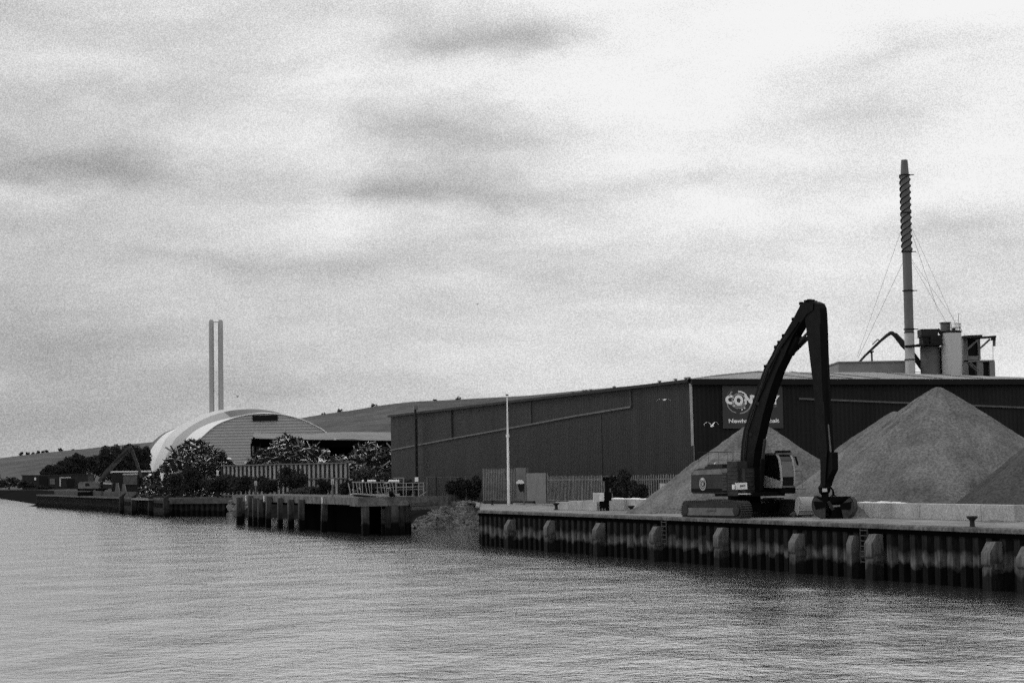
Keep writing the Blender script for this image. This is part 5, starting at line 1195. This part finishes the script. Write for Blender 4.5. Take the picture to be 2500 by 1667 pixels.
mb = MB(); mb.bar(gq(2022, 1224, -.9), gq(2034, 1244, -.9), .2, .2); mb.bar(gq(2068, 1222, -.7), gq(2056, 1244, -.7), .08, .08); mb.build('grab_link', 'dark', head)
# spare bucket lying behind the grab
c = G(1972, 1262); mb = MB(); ax_ = V((.97, .24, 0)); pf = V((.24, -.97, 0)); prof = []
for k in range(13):
    a = R(-70+k*15); prof.append((math.cos(a)*.62, .74+math.sin(a)*.66))
for sd in (-.84, .78): mb.prism([c+ax_*(sd+(.1 if z > .9 and sd < 0 else 0))+pf*a+Z*max(.02, z) for a, z in prof]+[c+ax_*sd-pf*.3+Z*.5], ax_*.06)
mb.grid([[c+ax_*(-.84+(.1 if z > .9 else 0))+pf*a+Z*max(.02, z) for a, z in prof], [c+ax_*.84+pf*a+Z*max(.02, z) for a, z in prof]])
mb.grid([[c+ax_*(-.8)+pf*a*.92+Z*max(.04, z*.96) for a, z in prof], [c+ax_*.8+pf*a*.92+Z*max(.04, z*.96) for a, z in prof]])
for z in (.25, .5): mb.bar(c-ax_*.84+pf*(.62 if z > .4 else .55)+Z*z, c+ax_*.84+pf*(.62 if z > .4 else .55)+Z*z, .05, .06)
one(mb, 'spare_bucket', 'scrapwall', 'pale rounded spare bucket lying on the quay left of the grab', 'bucket')
mb = MB(); q0 = G(1936, 1262); mb.tube([q0+V((0, 0, .0)), q0+V((.15, 0, .18)), q0+V((.6, .1, .3))], [.32, .25, .12], 8); one(mb, 'rubble_lump', 'concrete_old', 'small pale rubble lump between track and spare bucket', 'rubble')
mb = MB(); q0 = G(1822, 1262.5); mb.tube([q0, q0+Z*.2, q0+Z*.42], [.22, .18, .05], 7); one(mb, 'rubble_lump', 'concrete', 'small pointed pale stone between the excavator tracks', 'rubble')

# ------------------------------------------------------------------ gulls
def gull(p, s, label, flap=.4, ax=V((.35, -.93, 0)), fly=True, mt='gull'):
    mb = MB(); ay = Z.cross(ax); n = 7
    pr = [(-.26, .01), (-.16, .05), (0, .075), (.12, .06), (.2, .045), (.25, .04), (.3, .005)]
    mb.tube([p+ax*a*s+Z*(.02*s if a > .15 else 0) for a, r in pr], [r*s for a, r in pr], 8)
    if fly:
        for sd in (-1, 1):
            rows = [[], []]
            for k in range(6):
                f = k/5; y = sd*f*.62*s; z = (math.sin(f*2.6)*.22*flap*2-.12*f*f)*s; ch = (.16-.13*f)*s
                rows[0].append(p+ay*y+Z*z+ax*(ch*.6-.1*f*s)); rows[1].append(p+ay*y+Z*z-ax*(ch*.6+.1*f*s))
            mb.grid(rows)
    return one(mb, 'gull', mt, label, 'gull', 'gulls', fix=False)
gull(P(1738, 1040, 158), 1.05, 'white gull flying before the dark warehouse front, left of the sign', .8)
gull(P(1622, 976, 168), 1.0, 'small white gull flying before the upper warehouse wall', .3)
gull(P(580, 968, 300), 1.6, 'dark gull flying in the sky right of the twin stacks', .7, mt='mid')
gull(P(1166, 743, 250), .9, 'tiny dark gull high in the empty sky', .3, mt='mid')
spots = [1398, 1424, 1431, 1443, 1500, 1611, 1650, 1675, 1683]
gl = ['leftmost', 'second', 'third', 'fourth', 'fifth', 'sixth', 'seventh', 'eighth', 'last']
for x, nm in zip(spots, gl):
    q0 = W(x, 950, C0-QV*.2, QV); q0.z = EZ+.14; gull(q0+Z*.03, 1.7, 'gull perched on the warehouse roof edge, %s from the left' % nm, fly=False, ax=QU, mt='mid')
gull(W(1943, 918, C0+QU*6, QU), 1.2, 'pale gull resting on the grey warehouse roof right of the boom', fly=False)

# ------------------------------------------------------------------ render settings
sc.render.engine = 'CYCLES'
sc.view_settings.view_transform = 'Standard'; sc.view_settings.look = 'None'; sc.view_settings.gamma = 1; sc.view_settings.exposure = 0
sc.cycles.use_denoising = False
sc.cycles.use_adaptive_sampling = True; sc.cycles.adaptive_threshold = .11; sc.cycles.adaptive_min_samples = 18
sc.cycles.max_bounces = 5; sc.cycles.diffuse_bounces = 2; sc.cycles.glossy_bounces = 3
